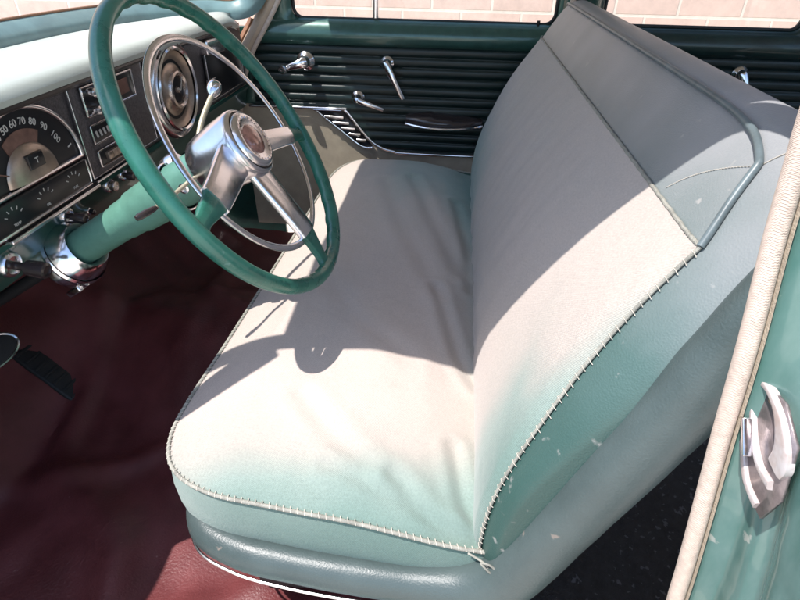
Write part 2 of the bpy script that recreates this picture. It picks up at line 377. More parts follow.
# header over the windshield
b = MB(); b.tube([(-0.575+0.028*abs((y-1.05)/.6)**3, y, 0.305-0.04*abs((y-1.05)/0.6)**2.6) for y in [0.46+1.18*j/24 for j in range(25)]], 0.028, n=14, up=V(0, 0, 1)); b.grid([[(-.578+0.028*abs((y-1.05)/.6)**3, y, 0.305-0.04*abs((y-1.05)/0.6)**2.6), (-.560, y, roof_z(y)+.028)] for y in [0.44+1.22*j/24 for j in range(25)]]); b.build('windshield_header', 'head', body)
# passenger side rail above the doors
b = MB(); b.tube([(-0.50, 1.70, 0.18), (-0.2, 1.68, 0.235), (0.3, 1.67, 0.25), (0.9, 1.67, 0.24), (1.45, 1.68, 0.2)], 0.04, n=12); b.build('roof_rail', 'head', body)
# back wall of the cabin with rear window opening: lower bulkhead and two quarters
b = MB(); b.box((1.46, 1.05, -0.50), (0.02, 0.66, 0.30), bev=0.005); b.box((1.46, 0.50, 0.03), (0.02, 0.10, 0.26), bev=0.005); b.box((1.46, 1.60, 0.03), (0.02, 0.10, 0.26), bev=0.005)
b.build('rear_bulkhead', 'head', body)
# rear driver side door skin (only its dark inside could be seen)
b = MB(); b.box((0.86, 0.32, -0.60), (0.58, 0.03, 0.42), bev=0.01); b.build('rear_door_skin', 'paint', body)
# firewall below the dashboard
b = MB(); b.box((-1.28, 1.05, -0.55), (0.02, 0.70, 0.22), bev=0.004); b.build('firewall', 'rubber', body)
b = MB(); b.box((-1.02, 0.345, -0.50), (0.26, 0.02, 0.34), bev=0.005); b.build('kick_panel', 'tan', body)
b = MB(); b.box((-0.935, 1.762, -0.585), (0.345, 0.012, 0.355), bev=0.004); b.build('kick_panel', 'paintdk', body)
# cowl and windshield frame: the base of the glass curves back towards both sides
def base(y):
    t = (y-1.05)/0.66; a = abs(t)
    return -0.865 + 0.075*a**2 + 0.16*a**6
def band_z(y): a = abs((y-1.05)/0.66); return -0.171 - 0.010*a**2
ysb = [0.39+1.32*j/60 for j in range(61)]
half_ = [(base(y), y, band_z(y)) for y in [1.05+.61*j/14 for j in range(15)]] + [(-.640, 1.685, -.183), (-.597, 1.700, -.166), (-.570, 1.703, -.128), (-.560, 1.700, -.06), (-.562, 1.68, .06), (-.572, 1.655, .22)]
fpath = [V(x, 2.10-y, z) for x, y, z in reversed(half_[1:])] + [V(*q) for q in half_]
fpath = curve(fpath, 4); rows = []; gas = []
for i, p in enumerate(fpath):
    t = (fpath[min(i+1, len(fpath)-1)]-fpath[max(i-1, 0)]).normalized(); n_ = V(.12, 1.05, p.z+.0)-p; n_.z = 0; n_ = V(.55, n_.y*.45, 0) if abs(n_.y) > .4 else V(1, 0, 0); n_ = (n_-t*n_.dot(t)).normalized(); u = t.cross(n_)*-1
    if u.dot(V(-.6, 1.05, .12)-p) < 0: u = -u
    rows.append([p+n_*a+u*c for a, c in ((.012, -.020), (.012, -.002), (.007, .006), (-.002, .014), (-.010, .021), (-.017, .025), (-.025, .025), (-.030, .018), (-.030, -.02))])
    gas.append(p-n_*.019+u*.027)
b.v = []; b.f = []; b = MB(); b.grid(rows); b.build('windshield_frame', 'frame', body)
b = MB(); b.tube(gas, 0.0028, n=8); b.build('windshield_gasket', 'brown', body)
b = MB(); rows = []
for k in range(13):
    t = k/12
    rows.append([(lerp(base(y)-0.022, -0.595, t), lerp(y, 1.05+(y-1.05)*0.92, t), lerp(band_z(y)+0.02, 0.300-0.05*abs((y-1.05)/0.66)**2.6, t)) for y in ysb])
b.grid(rows); b.build('windshield', 'glass', body)
# cowl and hood in front of the glass
b = MB(); rows = []
for i in range(24):
    t = i/23; row = []
    for y in ysb:
        x = lerp(base(y)-0.03, -1.34, t); row.append((x, y, lerp(band_z(y)-0.028, -0.52, t**0.8)))
    rows.append(row)
b.grid(rows); b.build('cowl', 'paint', body)
# passenger side pillar with its tan edging and brown garnish
pil = [(-0.70, YD-.02, -0.60), (-0.692, YD-.024, -0.50), (-0.668, YD-.028, -0.40), (-0.627, YD-.03, -0.305), (-0.577, YD-.03, -0.232), (-0.527, YD-.03, -0.157), (-0.497, YD-.03, -0.09), (-0.487, YD-.03, 0.02), (-0.50, YD-.05, 0.12), (-0.54, YD-.09, 0.21)]
b = MB(); b.tube(curve(pil, 6), 0.0065, n=12); b.build('windlace', 'windlace', body)
b = MB(); P = curve(pil, 6); rows = [[p+V(-0.050, 0.024, 0.014), p+V(-0.036, 0.004, 0.010), p+V(-0.018, -0.003, 0.005), p+V(-0.005, 0.003, 0)] for p in P]
b.grid(rows); b.build('pillar_garnish', 'garnish', body)
b = MB(); rows = [[p+V(-0.058, 0.03, 0.02), p+V(-0.055, 0.016, 0.018), p+V(-0.046, 0.010, 0.014), p+V(-0.040, 0.016, 0.012)] for p in P[:26]]
b.grid(rows); b.build('pillar_edge', 'brown', body)
# centre pillar between the passenger side doors
b = MB(); b.tube([(0.335, YD+.02, -0.22), (0.333, YD+.0, 0.0), (0.33, YD-.05, 0.22)], 0.055, n=16, up=V(1, 0, 0)); b.build('centre_pillar', 'paintdk', body)
b = MB(); b.tube([(0.30, YD-.035, -0.21), (0.30, YD-.055, 0.0), (0.30, YD-.10, 0.22)], 0.008, n=10); b.build('windlace', 'windlace', body)

# driver side pillar in the foreground: woven windlace, painted jamb, striker
wl = curve([(0.196, 0.334, -0.02), (0.199, 0.330, -0.080), (0.201, 0.3275, -0.107), (0.2025, 0.3195, -0.152), (0.2045, 0.303, -0.219), (0.208, 0.2895, -0.299), (0.213, 0.2760, -0.382), (0.219, 0.2670, -0.462), (0.225, 0.2610, -0.56), (0.23, 0.26, -0.9)], 10)
wlo = MB(); wlo.tube(wl, 0.0076, n=24, up=V(1, 0, 0), squash=.8); wlo.build('windlace', 'windlace', body)
b = MB(); b.grid([[p+V(0.0050, 0.003, 0), p+V(0.0062, -0.003, 0), p+V(0.0072, -0.006, 0)] for p in wl]); b.build('windlace_flange', 'tan', body)
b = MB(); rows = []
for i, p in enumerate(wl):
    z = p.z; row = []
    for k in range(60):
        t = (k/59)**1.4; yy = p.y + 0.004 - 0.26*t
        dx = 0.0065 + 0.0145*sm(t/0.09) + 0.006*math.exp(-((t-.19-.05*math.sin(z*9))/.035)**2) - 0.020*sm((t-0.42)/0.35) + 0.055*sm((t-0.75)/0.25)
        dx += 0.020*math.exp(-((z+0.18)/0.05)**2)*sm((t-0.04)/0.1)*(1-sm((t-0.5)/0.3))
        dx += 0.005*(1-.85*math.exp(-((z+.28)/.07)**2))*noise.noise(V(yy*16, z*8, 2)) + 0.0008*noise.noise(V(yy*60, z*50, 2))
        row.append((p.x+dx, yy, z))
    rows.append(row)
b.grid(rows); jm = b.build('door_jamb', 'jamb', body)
# outer skin behind the jamb closes the pillar
b = MB(); b.box((0.385, 0.325, -0.45), (0.05, 0.02, 0.45), bev=0.01); b.build('pillar_core', 'paint', body)

# the driver's door standing wide open ahead of the camera's left edge
b = MB(); b.box((-0.800, -0.135, -0.54), (0.045, 0.475, 0.44), bev=0.02); b.build('open_door', 'paint', body)

# ------------------------------------------------------------------ striker plate on the jamb
st = thing('door_striker', 'worn pale metal door striker with two hooked lips on the green door jamb', 'striker', (0.215, 0.25, -0.25))
ex, ey, ez = V(0.0, -1, -0.04).normalized(), V(0, 0.30, 1).normalized(), V(-1, 0, 0)     # across, up, towards the front
def sp_(u, v, w): return V(0.2235, 0.2735, -0.2750) + ex*u*0.00175 + ey*v*0.00088 + V(-1, 0, 0)*w*0.001
M['striker'] = mat('striker_metal', (0.60, 0.56, 0.55), 0.40, 0.25, col2=(0.50, 0.40, 0.36), vscale=70, bump=0.2, bscale=200)
M['strikerin'] = mat('striker_recess', (0.24, 0.20, 0.20), 0.4, 0.5, var=0.3, vscale=80, bump=0.2, bscale=200)
b = MB(); b.prism([sp_(-12, 33, 0), sp_(8, 40, 0), sp_(20, 26, 0), sp_(20, -18, 0), sp_(12, -50, 0), sp_(-4, -50, 0), sp_(-19, -16, 0), sp_(-17, 0, 0), sp_(-10, 8, 0)], V(-0.0022, 0, 0)); b.build('plate', 'strikerin', st, angle=20)
def lip(path, name, d):
    """bent strap: path of (across, up, half thickness), standing d mm proud of the plate"""
    P = curve([V(*q) for q in path], 8); mb = MB(); rows = []
    for i, p in enumerate(P):
        t = (P[min(i+1, len(P)-1)]-P[max(i-1, 0)]); t.z = 0; t.normalize(); nx, ny = -t.y, t.x; h = p.z
        f = lambda a, w: sp_(p.x+nx*a, p.y+ny*a, w)
        rows.append([f(h, 0), f(h, d-1.2), f(h*.8, d-.2), f(h*.5, d), f(-h*.5, d), f(-h*.8, d-.2), f(-h, d-1.2), f(-h, 0)])
    mb.grid(rows, cu=True); mb.cap(rows[0]); mb.cap(rows[-1]); return mb.build(name, 'striker', st, angle=50)
lip([(14, -2, 4.6), (15.5, 8, 5.0), (13.5, 20, 4.6), (8, 31, 3.4), (-1, 36, 2.4), (-9, 32, 1.6), (-11, 22, 1.3), (-8, 8, 1.3), (-2, -8, 1.5), (5, -17, 2.6), (14, -17, 3.2)], 'upper_hook', 6)
lip([(-13, 8, 1.2), (-17, -2, 1.5), (-15, -13, 1.7), (-8, -28, 2.0), (-1, -42, 2.8), (9, -45, 3.6)], 'lower_hook', 5)
b = MB(); b.box(sp_(-3, -7, 9), (0.0030, 0.0018, 0.013), (V(1, 0, 0), (ex*0.86+ey*0.5).normalized(), (ex*-0.5+ey*0.86).normalized()), bev=0.0008); b.build('latch_tongue', 'chrome', st)
for q in ((0, 30, 2), (-8, -8, 2)):
    b = MB(); b.lathe([(0, 0.0001), (0.0015, 0.0001), (0.0015, 0.002), (0, 0.003)], sp_(*q), V(-1, 0, 0), n=16); b.build('screw', 'pitted', st)

# ------------------------------------------------------------------ bench seat
seat = thing('bench_seat', 'long front bench seat in sun-faded green cloth with grey-green vinyl trim and piping', 'seat', (-0.05, 1.0, -0.86))
PF = curve([(.10, 0, -.675), (.085, 0, -.655), (.068, 0, -.60), (.078, 0, -.49), (.118, 0, -.38), (.163, 0, -.29), (.212, 0, -.212), (.240, 0, -.168), (.262, 0, -.138), (.283, 0, -.125), (.31, 0, -.125), (.330, 0, -.145), (.326, 0, -.19), (.292, 0, -.27), (.236, 0, -.38), (.186, 0, -.50), (.160, 0, -.58), (.140, 0, -.655)], 8)
NS = len(PF)-1
S_SEAM, S_PIPE = 6*8, 8*8+2
MZ = [(-.74, .112), (-.6, .112), (-.49, .133), (-.38, .177), (-.29, .222), (-.21, .262), (-.17, .285)]
def medx(z):
    for (z0, x0), (z1, x1) in zip(MZ, MZ[1:]):
        if z <= z1: return lerp(x0, x1, max(0, (z-z0)/(z1-z0)))
    return MZ[-1][1]
def prof(s):
    i = max(0, min(NS-1, int(s))); return PF[i].lerp(PF[i+1], s-i)
def rn(z): return 0.036 + 0.064*sm((z+.52)/.34)       # end rounding grows towards the top
YN, YF = 0.353, 1.605
def back(s, q):
    """backrest surface; q in [0,1] near rounding, [1,2] straight run, [2,3] far rounding"""
    p = prof(s); z = p.z; r = rn(z); m = V(medx(z), 0, min(z, -.178))
    if q < 1: f = (1-q)*PI/2; y = YN + r*(1-math.sin(f)); w = r*(1-math.cos(f))/0.10
    elif q > 2: f = (q-2)*PI/2; y = YF - 0.05*(1-math.sin(f)); w = 0.05*(1-math.cos(f))/0.10
    else: y = lerp(YN+r, YF-.05, q-1); w = 0
    o = p.lerp(m, w); return V(o.x, y, o.z)
def bnorm(s, q):
    e = 0.02; a = back(min(NS, s+.3), q)-back(max(0, s-.3), q); b_ = back(s, min(3, q+e))-back(s, max(0, q-e))
    n_ = a.cross(b_); n_.normalize(); c = V(medx(prof(s).z), 1.0, prof(s).z)
    return n_ if n_.dot(back(s, q)-V(medx(prof(s).z), back(s, q).y if 1 <= q <= 2 else 1.0, min(prof(s).z, -.19))) > 0 else -n_
qs = [i/14 for i in range(14)] + [1+i/60 for i in range(60)] + [2+i/10 for i in range(11)]
b = MB(); rows = [[back(s, q) for s in [k*0.5 for k in range(2*NS+1)]] for q in qs]
ends = []
for rr, yy in ((rows[0], -0.004), (rows[-1], 0.004)):
    ring = []
    for t in (0.45, 0.8, 1.0): ring.append([p.lerp(V(medx(p.z), p.y, min(p.z, -.178)), t)+V(0, yy*math.sin(t*PI/2)*(1), 0) for p in rr])
    ends.append(ring)
b.grid(list(reversed(ends[0]))+rows+ends[1])
bk = b.build('backrest', 'vinyl', seat, angle=60)
# cloth cover on the front of the backrest
def polydist(x, y, P):
    best = 9; 
    for (x0, y0), (x1, y1) in zip(P, P[1:]):
        dx, dy = x1-x0, y1-y0; t = max(0, min(1, ((x-x0)*dx+(y-y0)*dy)/(dx*dx+dy*dy+1e-12)))
        best = min(best, math.hypot(x-x0-dx*t, y-y0-dy*t))
    return best
def add_fade(o, fn):
    a = o.data.attributes.new('fade', 'FLOAT', 'POINT')
    for i, v in enumerate(o.data.vertices): a.data[i].value = fn(v.co)
b = MB(); rows = []
Q0 = 0.80
for i in range(230):
    t = i/229; q = lerp(Q0, 2.55, t); row = []
    for k in range(110):
        u = k/109; s = lerp(4, S_SEAM, u); p = back(s, q); n_ = bnorm(s, q)
        # stretch wrinkles running up the cloth, stronger towards the far half
        amp = sm((p.y-.55)/.5)*math.sin(PI*min(1, u*1.05))**0.7
        wv = noise.noise(V(p.y*26+0.8*u*2.2, u*1.5, 3)) * 0.0040 + abs(noise.noise(V(p.y*44+1.4*u*2, u*1.6, 9)))*-0.0052
        big = 0.004*noise.noise(V(p.y*4, u*3, 7)) + 0.0009*noise.noise(V(p.y*60, p.z*60, 1))
        edge_ = min(1, min(u, 1-u)*14)*min(1, t*18)
        pad = 0.0026 + 0.007*math.sin(PI*u)*min(1, t*8)
        row.append(p + n_*(pad + (wv*(0.15+amp)+big)*edge_))
    rows.append(row)
b.grid(rows); cov = b.build('backrest_cover', 'cloth', bk, angle=80); cov.parent = bk
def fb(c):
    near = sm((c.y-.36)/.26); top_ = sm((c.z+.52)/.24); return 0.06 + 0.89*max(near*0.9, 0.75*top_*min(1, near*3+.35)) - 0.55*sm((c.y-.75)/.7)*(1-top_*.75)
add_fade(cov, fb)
# piping between the top band and the back, running down to the cloth corner
path = [back(S_PIPE, q)+bnorm(S_PIPE, q)*0.003 for q in [2.5-0.5*i/8 for i in range(8)]+[2-i/50 for i in range(43)]]
for k_ in curve([V(0.01, 1.12, 0), V(0.04, 1.08, 0), (.13, 1.035, 0), (.38, .985, 0), (.70, .90, 0), (1, .80, 0)], 5):
    path.append(back(lerp(S_PIPE, S_SEAM, k_.x), k_.y)+bnorm(lerp(S_PIPE, S_SEAM, k_.x), min(.95, k_.y))*0.0032)
b = MB(); b.tube(resample(path, 260), 0.0035, n=12); b.build('piping', 'vcord', bk)
# cord seam at the top of the cloth, and the whip-stitched near edge
b = MB(); b.tube([back(S_SEAM, lerp(Q0, 2.5, i/200))+bnorm(S_SEAM, lerp(Q0, 2.5, i/200))*0.0026+V(0, 0, 0.0006*math.sin(i*2.3)) for i in range(201)], 0.0020, n=8); b.build('seam', 'cord', bk)
seamA = resample([back(lerp(S_SEAM, 12, i/60), Q0)+bnorm(lerp(S_SEAM, 12, i/60), Q0)*0.0028 for i in range(61)], 140)
b = MB(); b.tube(seamA, 0.0018, n=8); b.build('seam', 'cord', bk)
b = MB()
for i in range(2, 138, 3):
    s = lerp(S_SEAM, 12, i/139); n_ = bnorm(s, Q0); p = seamA[i]
    t = (seamA[i+1]-seamA[i-1]).normalized(); side = n_.cross(t).normalized(); j = random.uniform(-.0012, .0012)
    b.tube([p+side*(0.0048+j)-n_*0.0012+t*.0015, p+side*.0022+n_*0.0020, p-side*.002+n_*0.0018, p-side*(0.0030+j)-n_*0.0012-t*0.0015], 0.00042, n=6)
b.build('whip_stitching', 'thread', bk)
# double row of stitches over the near shoulder of the vinyl
b = MB()
def ptt(t, row_):
    if t < .6: k = t/.6; sq = (lerp(S_SEAM+1, S_PIPE, k), lerp(1.075, 0.93, k)+0.02*math.sin(PI*k))
    else: k = (t-.6)/.4; sq = (lerp(S_PIPE, S_PIPE+16, k), lerp(0.93, 0.90, k)+row_*.05)
    return back(*sq), bnorm(*sq)
for row_ in (0, 1):
    for i in range(34 if row_ else 0, 86):
        t = i/86; (p, n_), (p2, _n) = ptt(t, row_), ptt(t+0.0065, row_)
        b.tube([p+n_*.0002, p+n_*.0009, p2+n_*.0009, p2+n_*.0002], 0.00042, n=5)
b.build('top_stitching', 'thread', bk)

# cushion
def outline(n=260):
    pts = [(0.10, 0.371), (0.02, 0.371), (-0.10, 0.376), (-0.19, 0.384), (-0.270, 0.394), (-0.327, 0.422), (-0.354, 0.470), (-0.360, 0.54), (-0.354, 0.70), (-0.347, 1.0), (-0.342, 1.3), (-0.336, 1.48), (-0.30, 1.575), (-0.23, 1.605), (-0.05, 1.607), (0.10, 1.607)]
    P = curve([V(x, y, 0) for x, y in pts], 10); return resample(P+[V(0.10, 0.375, 0)], n)
OUT = outline()
def seam_z(x): return -0.574 - 0.028*sm((x+.12)/.2)
FOLDS = [([(-.01, .88), (.012, .79), (.035, .69), (.065, .63)], .006, .013), ([(-.19, .55), (-.13, .48), (-.08, .44)], .0035, .016), ([(-.045, .435), (0.01, .39), (.06, .375)], .0045, .012),
         ([(.03, .5), (.045, .43), (.072, .372)], .005, .011), ([(-.17, 1.37), (-.09, 1.08), (-.005, .86)], .0045, .02), ([(-.10, 1.40), (-.02, 1.13), (.04, .95)], .006, .018), ([(.02, 1.3), (.05, 1.1), (.06, .9)], .006, .014),
         ([(-.13, .437), (-.04, .405), (.06, .377)], .003, .010), ([(-.24, .9), (-.15, .75), (-.05, .66)], .002, .02)]
def cush_z(x, y, d):
    z = seam_z(x) + 0.021*(1-math.exp(-d/.030)) + 0.010*sm(d/.16) - 0.012*sm((x+.02)/.1)
    e = min(1, d/.03)
    z += e*(0.0035*noise.noise(V(x*9, y*7, 2)) + 0.0012*noise.noise(V(x*30, y*22, 5)) + 0.0004*noise.noise(V(x*90, y*70, 5)))
    for P, a, w_ in FOLDS:
        dd = polydist(x, y, P)
        if dd < w_*4: z += e*a*.85*(math.exp(-(dd/w_)**2)*-1.0 + 0.75*math.exp(-((dd-w_*1.6)/w_)**2))
    return z
b = MB(); rows = []
for z, d in ((-.70, 0.004), (-.66, -0.001), (-.64, -0.004), (-.615, -0.005), (-.59, -0.003)):
    rows.append([V(p.x, p.y, seam_z(p.x)+(z+.574)) + (p-V(-.12, max(.6, min(1.4, p.y)), 0)).normalized()*-d for p in OUT])
rows.append([V(p.x, p.y, seam_z(p.x)) for p in OUT])
side_rows = rows; b.grid(side_rows, cu=True)
cs = b.build('seat_cushion', 'cloth', seat, angle=80)
NEARP = resample([p for p in OUT if p.y < .43 and p.x > -.313 and p.x < .1001][:], 130) if False else None
opts = curve([V(x, y, 0) for x, y in [(0.10, 0.371), (0.02, 0.371), (-0.10, 0.376), (-0.19, 0.384), (-0.270, 0.394), (-0.327, 0.422), (-0.354, 0.470), (-0.360, 0.54), (-0.354, 0.70), (-0.347, 1.0), (-0.342, 1.3), (-0.336, 1.48), (-0.30, 1.575), (-0.23, 1.605), (-0.05, 1.607), (0.10, 1.607)]], 10)
NU, NV = 130, 300
ca = resample(opts[:51], NU); cl_ = resample(opts[50:121], NV); cf = resample(opts[120:], NU); cr = [V(.10, lerp(.371, 1.607, i/(NV-1)), 0) for i in range(NV)]
OL = [(p.x, p.y) for p in resample(opts, 110)]
b = MB(); rows = []
for v_ in range(NV):
    v = v_/(NV-1); row = []
    for u_ in range(NU):
        u = u_/(NU-1)
        a_ = ca[u_].lerp(cf[NU-1-u_], v); l_ = cr[v_].lerp(cl_[v_], u)
        bl = ca[0].lerp(ca[-1], u).lerp(cf[-1].lerp(cf[0], u), v); o = a_+l_-bl
        d = polydist(o.x, o.y, OL); row.append(V(o.x, o.y, cush_z(o.x, o.y, d)))
    rows.append(row)
b.grid(rows); ct = b.build('cushion_top', 'cloth', cs, angle=80)
add_fade(cs, lambda c: 0.0+0.1*sm((c.z+.62)/.05))
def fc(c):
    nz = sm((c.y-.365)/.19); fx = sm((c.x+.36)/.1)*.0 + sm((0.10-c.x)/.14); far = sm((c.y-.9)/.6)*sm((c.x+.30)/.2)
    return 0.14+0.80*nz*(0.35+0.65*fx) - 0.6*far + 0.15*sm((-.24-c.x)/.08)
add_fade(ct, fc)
NE = [i for i, p in enumerate(OUT) if p.x < 0.094]
pp = [V(OUT[i].x, OUT[i].y, seam_z(OUT[i].x)+0.001) + (OUT[i]-V(-.12, max(.6, min(1.4, OUT[i].y)), 0)).normalized()*0.0018 for i in NE]
b = MB(); b.tube(pp, 0.0026, n=10); b.build('piping', 'cord', cs)
b = MB(); ppr = resample(pp, 900)
for i in range(6, 500, 4):
    p = ppr[i]; t = (ppr[i+1]-ppr[i-1]).normalized(); o_ = t.cross(V(0, 0, 1)).normalized(); o_ = o_ if o_.dot(p-V(-.12, max(.6, min(1.4, p.y)), p.z)) > 0 else -o_
    b.tube([p-o_*.0042+V(0, 0, .0020)+t*.0014, p+V(0, 0, .0030), p+o_*.0030+V(0, 0, .0005)-t*.0012], 0.00055, n=5)
b.build('whip_stitching', 'thread', cs)
# vinyl roll that edges the seat base and the back
rp = [(-.326, 1.60, -.674), (-.332, 1.2, -.674), (-.334, .80, -.674), (-.334, .56, -.674), (-.326, .470, -.674), (-.298, .408, -.674), (-.240, .381, -.673), (-.17, .370, -.672), (-.08, .363, -.671), (.01, .360, -.669), (.062, .358, -.660), (.096, .356, -.632), (.119, .354, -.582), (.142, .353, -.515), (.166, .352, -.447), (.205, .352, -.342), (.239, .352, -.243), (.264, .352, -.172), (.278, .360, -.10), (.284, .375, -.05)]
RP = curve(rp, 9); RR_ = []
for p in RP: RR_.append(lerp(0.0265, 0.0330, sm((p.x+.02)/.09) if p.y < .5 else 0) + (0.004*math.exp(-((p-V(.08, .367, -.65)).length/.05)**2)) + 0.0009*noise.noise(p*22))
b = MB(); b.tube(RP, RR_, n=28, up=V(0, 1, 0), squash=0.82)
er = b.build('edge_roll', 'roll', seat, angle=80)
b = MB(); sp2 = [V(p.x, p.y, p.z) for p in RP if p.z < -.6 and p.x < .08]
outw = lambda p: (V(p.x, p.y, 0)-V(-.12, max(.6, min(1.4, p.y)), 0)).normalized()
b.tube([p+outw(p)*0.020+V(0, 0, -.0235) for p in sp2], 0.0020, n=8); b.build('chrome_bead', 'satin', er)
b = MB(); b.tube([p+outw(p)*0.0265+V(0, 0, -.0135)+V(0, 0, .001*math.sin(i*.9)) for i, p in enumerate(sp2[-14:])], 0.0006, n=5)
b.tube([V(.045, .3395, -.690), V(.060, .338, -.672), V(.066, .338, -.655), V(.072, .340, -.636), V(.069, .343, -.626)], 0.0009, n=6); b.build('seam', 'thread', er)
# knotted cord where cushion, back and roll meet
b = MB(); b.tube(curve([(.052, .366, -.601), (.070, .354, -.598), (.080, .347, -.606), (.074, .345, -.598), (.066, .350, -.592), (.076, .347, -.590), (.084, .345, -.597)], 6), 0.0013, n=8); b.build('tie_cord', 'cord', seat)
# painted base and slide rail
b = MB(); b.box((-.09, 1.0, -.735), (.19, .58, .05), bev=0.012); b.build('seat_base', 'paintdk', seat)
for yy in (.46, 1.5):
    b = MB(); b.box((-.06, yy, -.825), (.20, .02, .045), bev=0.004); b.build('slide_rail', 'rubber', seat)

# ------------------------------------------------------------------ doors on the passenger side
def rect_ring(x0, x1, z0, z1, r, n=8):
    out = []
    for cx, cz, a0 in ((x1-r, z1-r, 0), (x0+r, z1-r, 90), (x0+r, z0+r, 180), (x1-r, z0+r, 270)):
        for k in range(n+1):
            a = math.radians(a0+90*k/n); out.append((cx+r*math.cos(a), cz+r*math.sin(a)))
    return out
def door_frame(x0, x1, holes, ztop, zlow, name, parent, m):
    """painted inner frame: sheet between the belt and the roof with round-cornered window openings"""
    mb = MB()
    for hx0, hx1, hz0, hz1, ox0, ox1 in holes:
        inner = rect_ring(hx0, hx1, hz0, hz1, 0.032)
        outer = []
        cx, cz = (ox0+ox1)/2, (zlow+ztop)/2
        for (px, pz) in inner:      # project corner arcs onto the outer rectangle
            ux = ox1 if px > (hx0+hx1)/2 else ox0; uz = ztop if pz > (hz0+hz1)/2 else zlow
            outer.append((px, pz, ux, uz))
        k = len(inner)//4; ring_o = []
        for i, (px, pz, ux, uz) in enumerate(outer):
            j = i % k; f = j/(k-1); c = i//k
            if c == 0: q = (ux, lerp(hz1-.032, uz, min(1, f*2))) if f <= .5 else (lerp(ux, hx1-.032, f*2-1), uz)
            elif c == 1: q = (lerp(hx0+.032, ux, min(1, f*2)), uz) if f <= .5 else (ux, lerp(uz, hz1-.032, f*2-1))
            elif c == 2: q = (ux, lerp(hz0+.032, uz, min(1, f*2))) if f <= .5 else (lerp(ux, hx0+.032, f*2-1), uz)
            else: q = (lerp(hx1-.032, ux, min(1, f*2)), uz) if f <= .5 else (ux, lerp(uz, hz0+.032, f*2-1))
            ring_o.append(q)
        rows = [[V(x, YD-0.000, z) for x, z in ring_o]]
        for t, dy in ((0.55, -0.006), (0.85, -0.002), (1.0, 0.008), (1.0, 0.035)):
            rows.append([V(lerp(a[0], c_[0], t), YD+dy, lerp(a[1], c_[1], t)) for a, c_ in zip(ring_o, inner)])
        mb.grid(rows, cu=True)
    return mb.build(name, m, parent, angle=50)
def belt(x0, x1, name, m, parent, zt=-.212, zb=-.272):
    mb = MB(); prof_ = [(0.03, zt+.012), (0.008, zt+.010), (-0.004, zt+.004), (-0.016, zt-.010), (-0.024, zt-.028), (-0.022, zb+.012), (-0.012, zb+.002), (-0.006, zb-.001)]
    n_ = 40; mb.grid([[V(lerp(x0, x1, i/n_), YD+a, z_) for a, z_ in prof_] for i in range(n_+1)]); return mb.build(name, m, parent)
def ribs(x0, x1, z1, low, name, parent):
    """horizontally pleated vinyl; low(x) is the lower outline"""
    mb = MB(); nx = 150; rows = []; pitch = 0.0282
    for i in range(nx+1):
        x = lerp(x0, x1, i/nx); zl = low(x); row = []
        for k in range(151):
            z = lerp(z1, zl, k/150); ph = ((z1-z)/pitch) % 1.0
            d = 0.0065*(1-abs(2*ph-1)**3.0) + 0.0012*noise.noise(V(x*6, z*20, 4)); row.append(V(x, YD-0.006-d, z))
        rows.append(row)
    mb.grid(rows); return mb.build(name, 'ribbed', parent, angle=80)
def knob_ball(mb, c, r, n=24):
    mb.lathe([(-r*math.cos(PI*i/12), r*math.sin(PI*i/12)) for i in range(13)], c, V(0, -1, 0), n=n)
def escutcheon(c, r, h, parent):
    mb = MB(); mb.lathe([(0, r), (h*.18, r), (h*.35, r*.93), (h*.5, r*.66), (h*.8, r*.50), (h, r*.46), (h*1.05, r*.3), (h*1.05, 0)], c, V(0, -1, 0), n=32)
    return mb.build('escutcheon', 'chrome', parent)
dr = thing('passenger_door', 'front passenger door with lit green paint, ribbed dark vinyl, chrome strip and tan lower panel', 'car door', (-0.13, YD, -0.85))
door_frame(-.60, .30, [(-.50, .272, -.207, .16, -.585, .312)], .215, -.222, 'window_frame', dr, 'paint')
belt(-.60, .315, 'belt_rail', 'paint', dr)
def low1(x):
    for (xa, za), (xb, zb) in zip(LOWP, LOWP[1:]):
        if x <= xb: return lerp(za, zb, max(0, (x-xa)/(xb-xa)))
    return LOWP[-1][1]
LOWP = [(-.66, -.458), (-.37, -.4565), (-.350, -.459), (-.335, -.472), (-.275, -.545), (-.235, -.574), (-.19, -.586), (-.13, -.591), (.32, -.590)]
ribs(-.64, .325, -.272, low1, 'ribbed_panel', dr)
b = MB(); b.tube(curve([(x, YD-.017, z) for x, z in LOWP], 6), 0.0045, n=10, up=V(0, 1, 0), squash=0.9); b.build('chrome_strip', 'chrome', dr)
b = MB(); rows = []
for i in range(60):
    x = lerp(-.69, .33, i/59); rows.append([V(x, YD-.004-.004*math.sin(PI*k/20)+.0015*noise.noise(V(x*8, k*.4, 1)), lerp(low1(x) if x > -.64 else -.455, -.88, k/20)) for k in range(21)])
b.grid(rows); b.build('lower_panel', 'tan', dr)
# louvred grille below the slanting strip
lv = MB(); lv.prism([V(-.440, YD-.010, -.464), V(-.352, YD-.010, -.464), V(-.262, YD-.010, -.572), V(-.300, YD-.010, -.572)], V(0, -.004, 0)); gr = lv.build('louvre', 'dial', dr, angle=20)
b = MB()
for k in range(5):
    t = (k+.5)/5; xl = lerp(-.432, -.305, t)+.006; xr = lerp(-.36, -.27, t)-.002; z = -.474-.088*t
    b.box(((xl+xr)/2, YD-.0175, z), ((xr-xl)/2, .0035, .0042), bev=.001)
b.build('louvre_fins', 'satin', gr, angle=20)
b = MB(); b.tube([(-.45, YD-.014, -.462), (-.36, YD-.014, -.462)], .004, n=8); b.tube(curve([(-.44, YD-.014, -.466), (-.37, YD-.014, -.520), (-.30, YD-.014, -.572), (-.262, YD-.014, -.577)], 6), .0035, n=8); b.build('louvre_rim', 'chrome', gr)
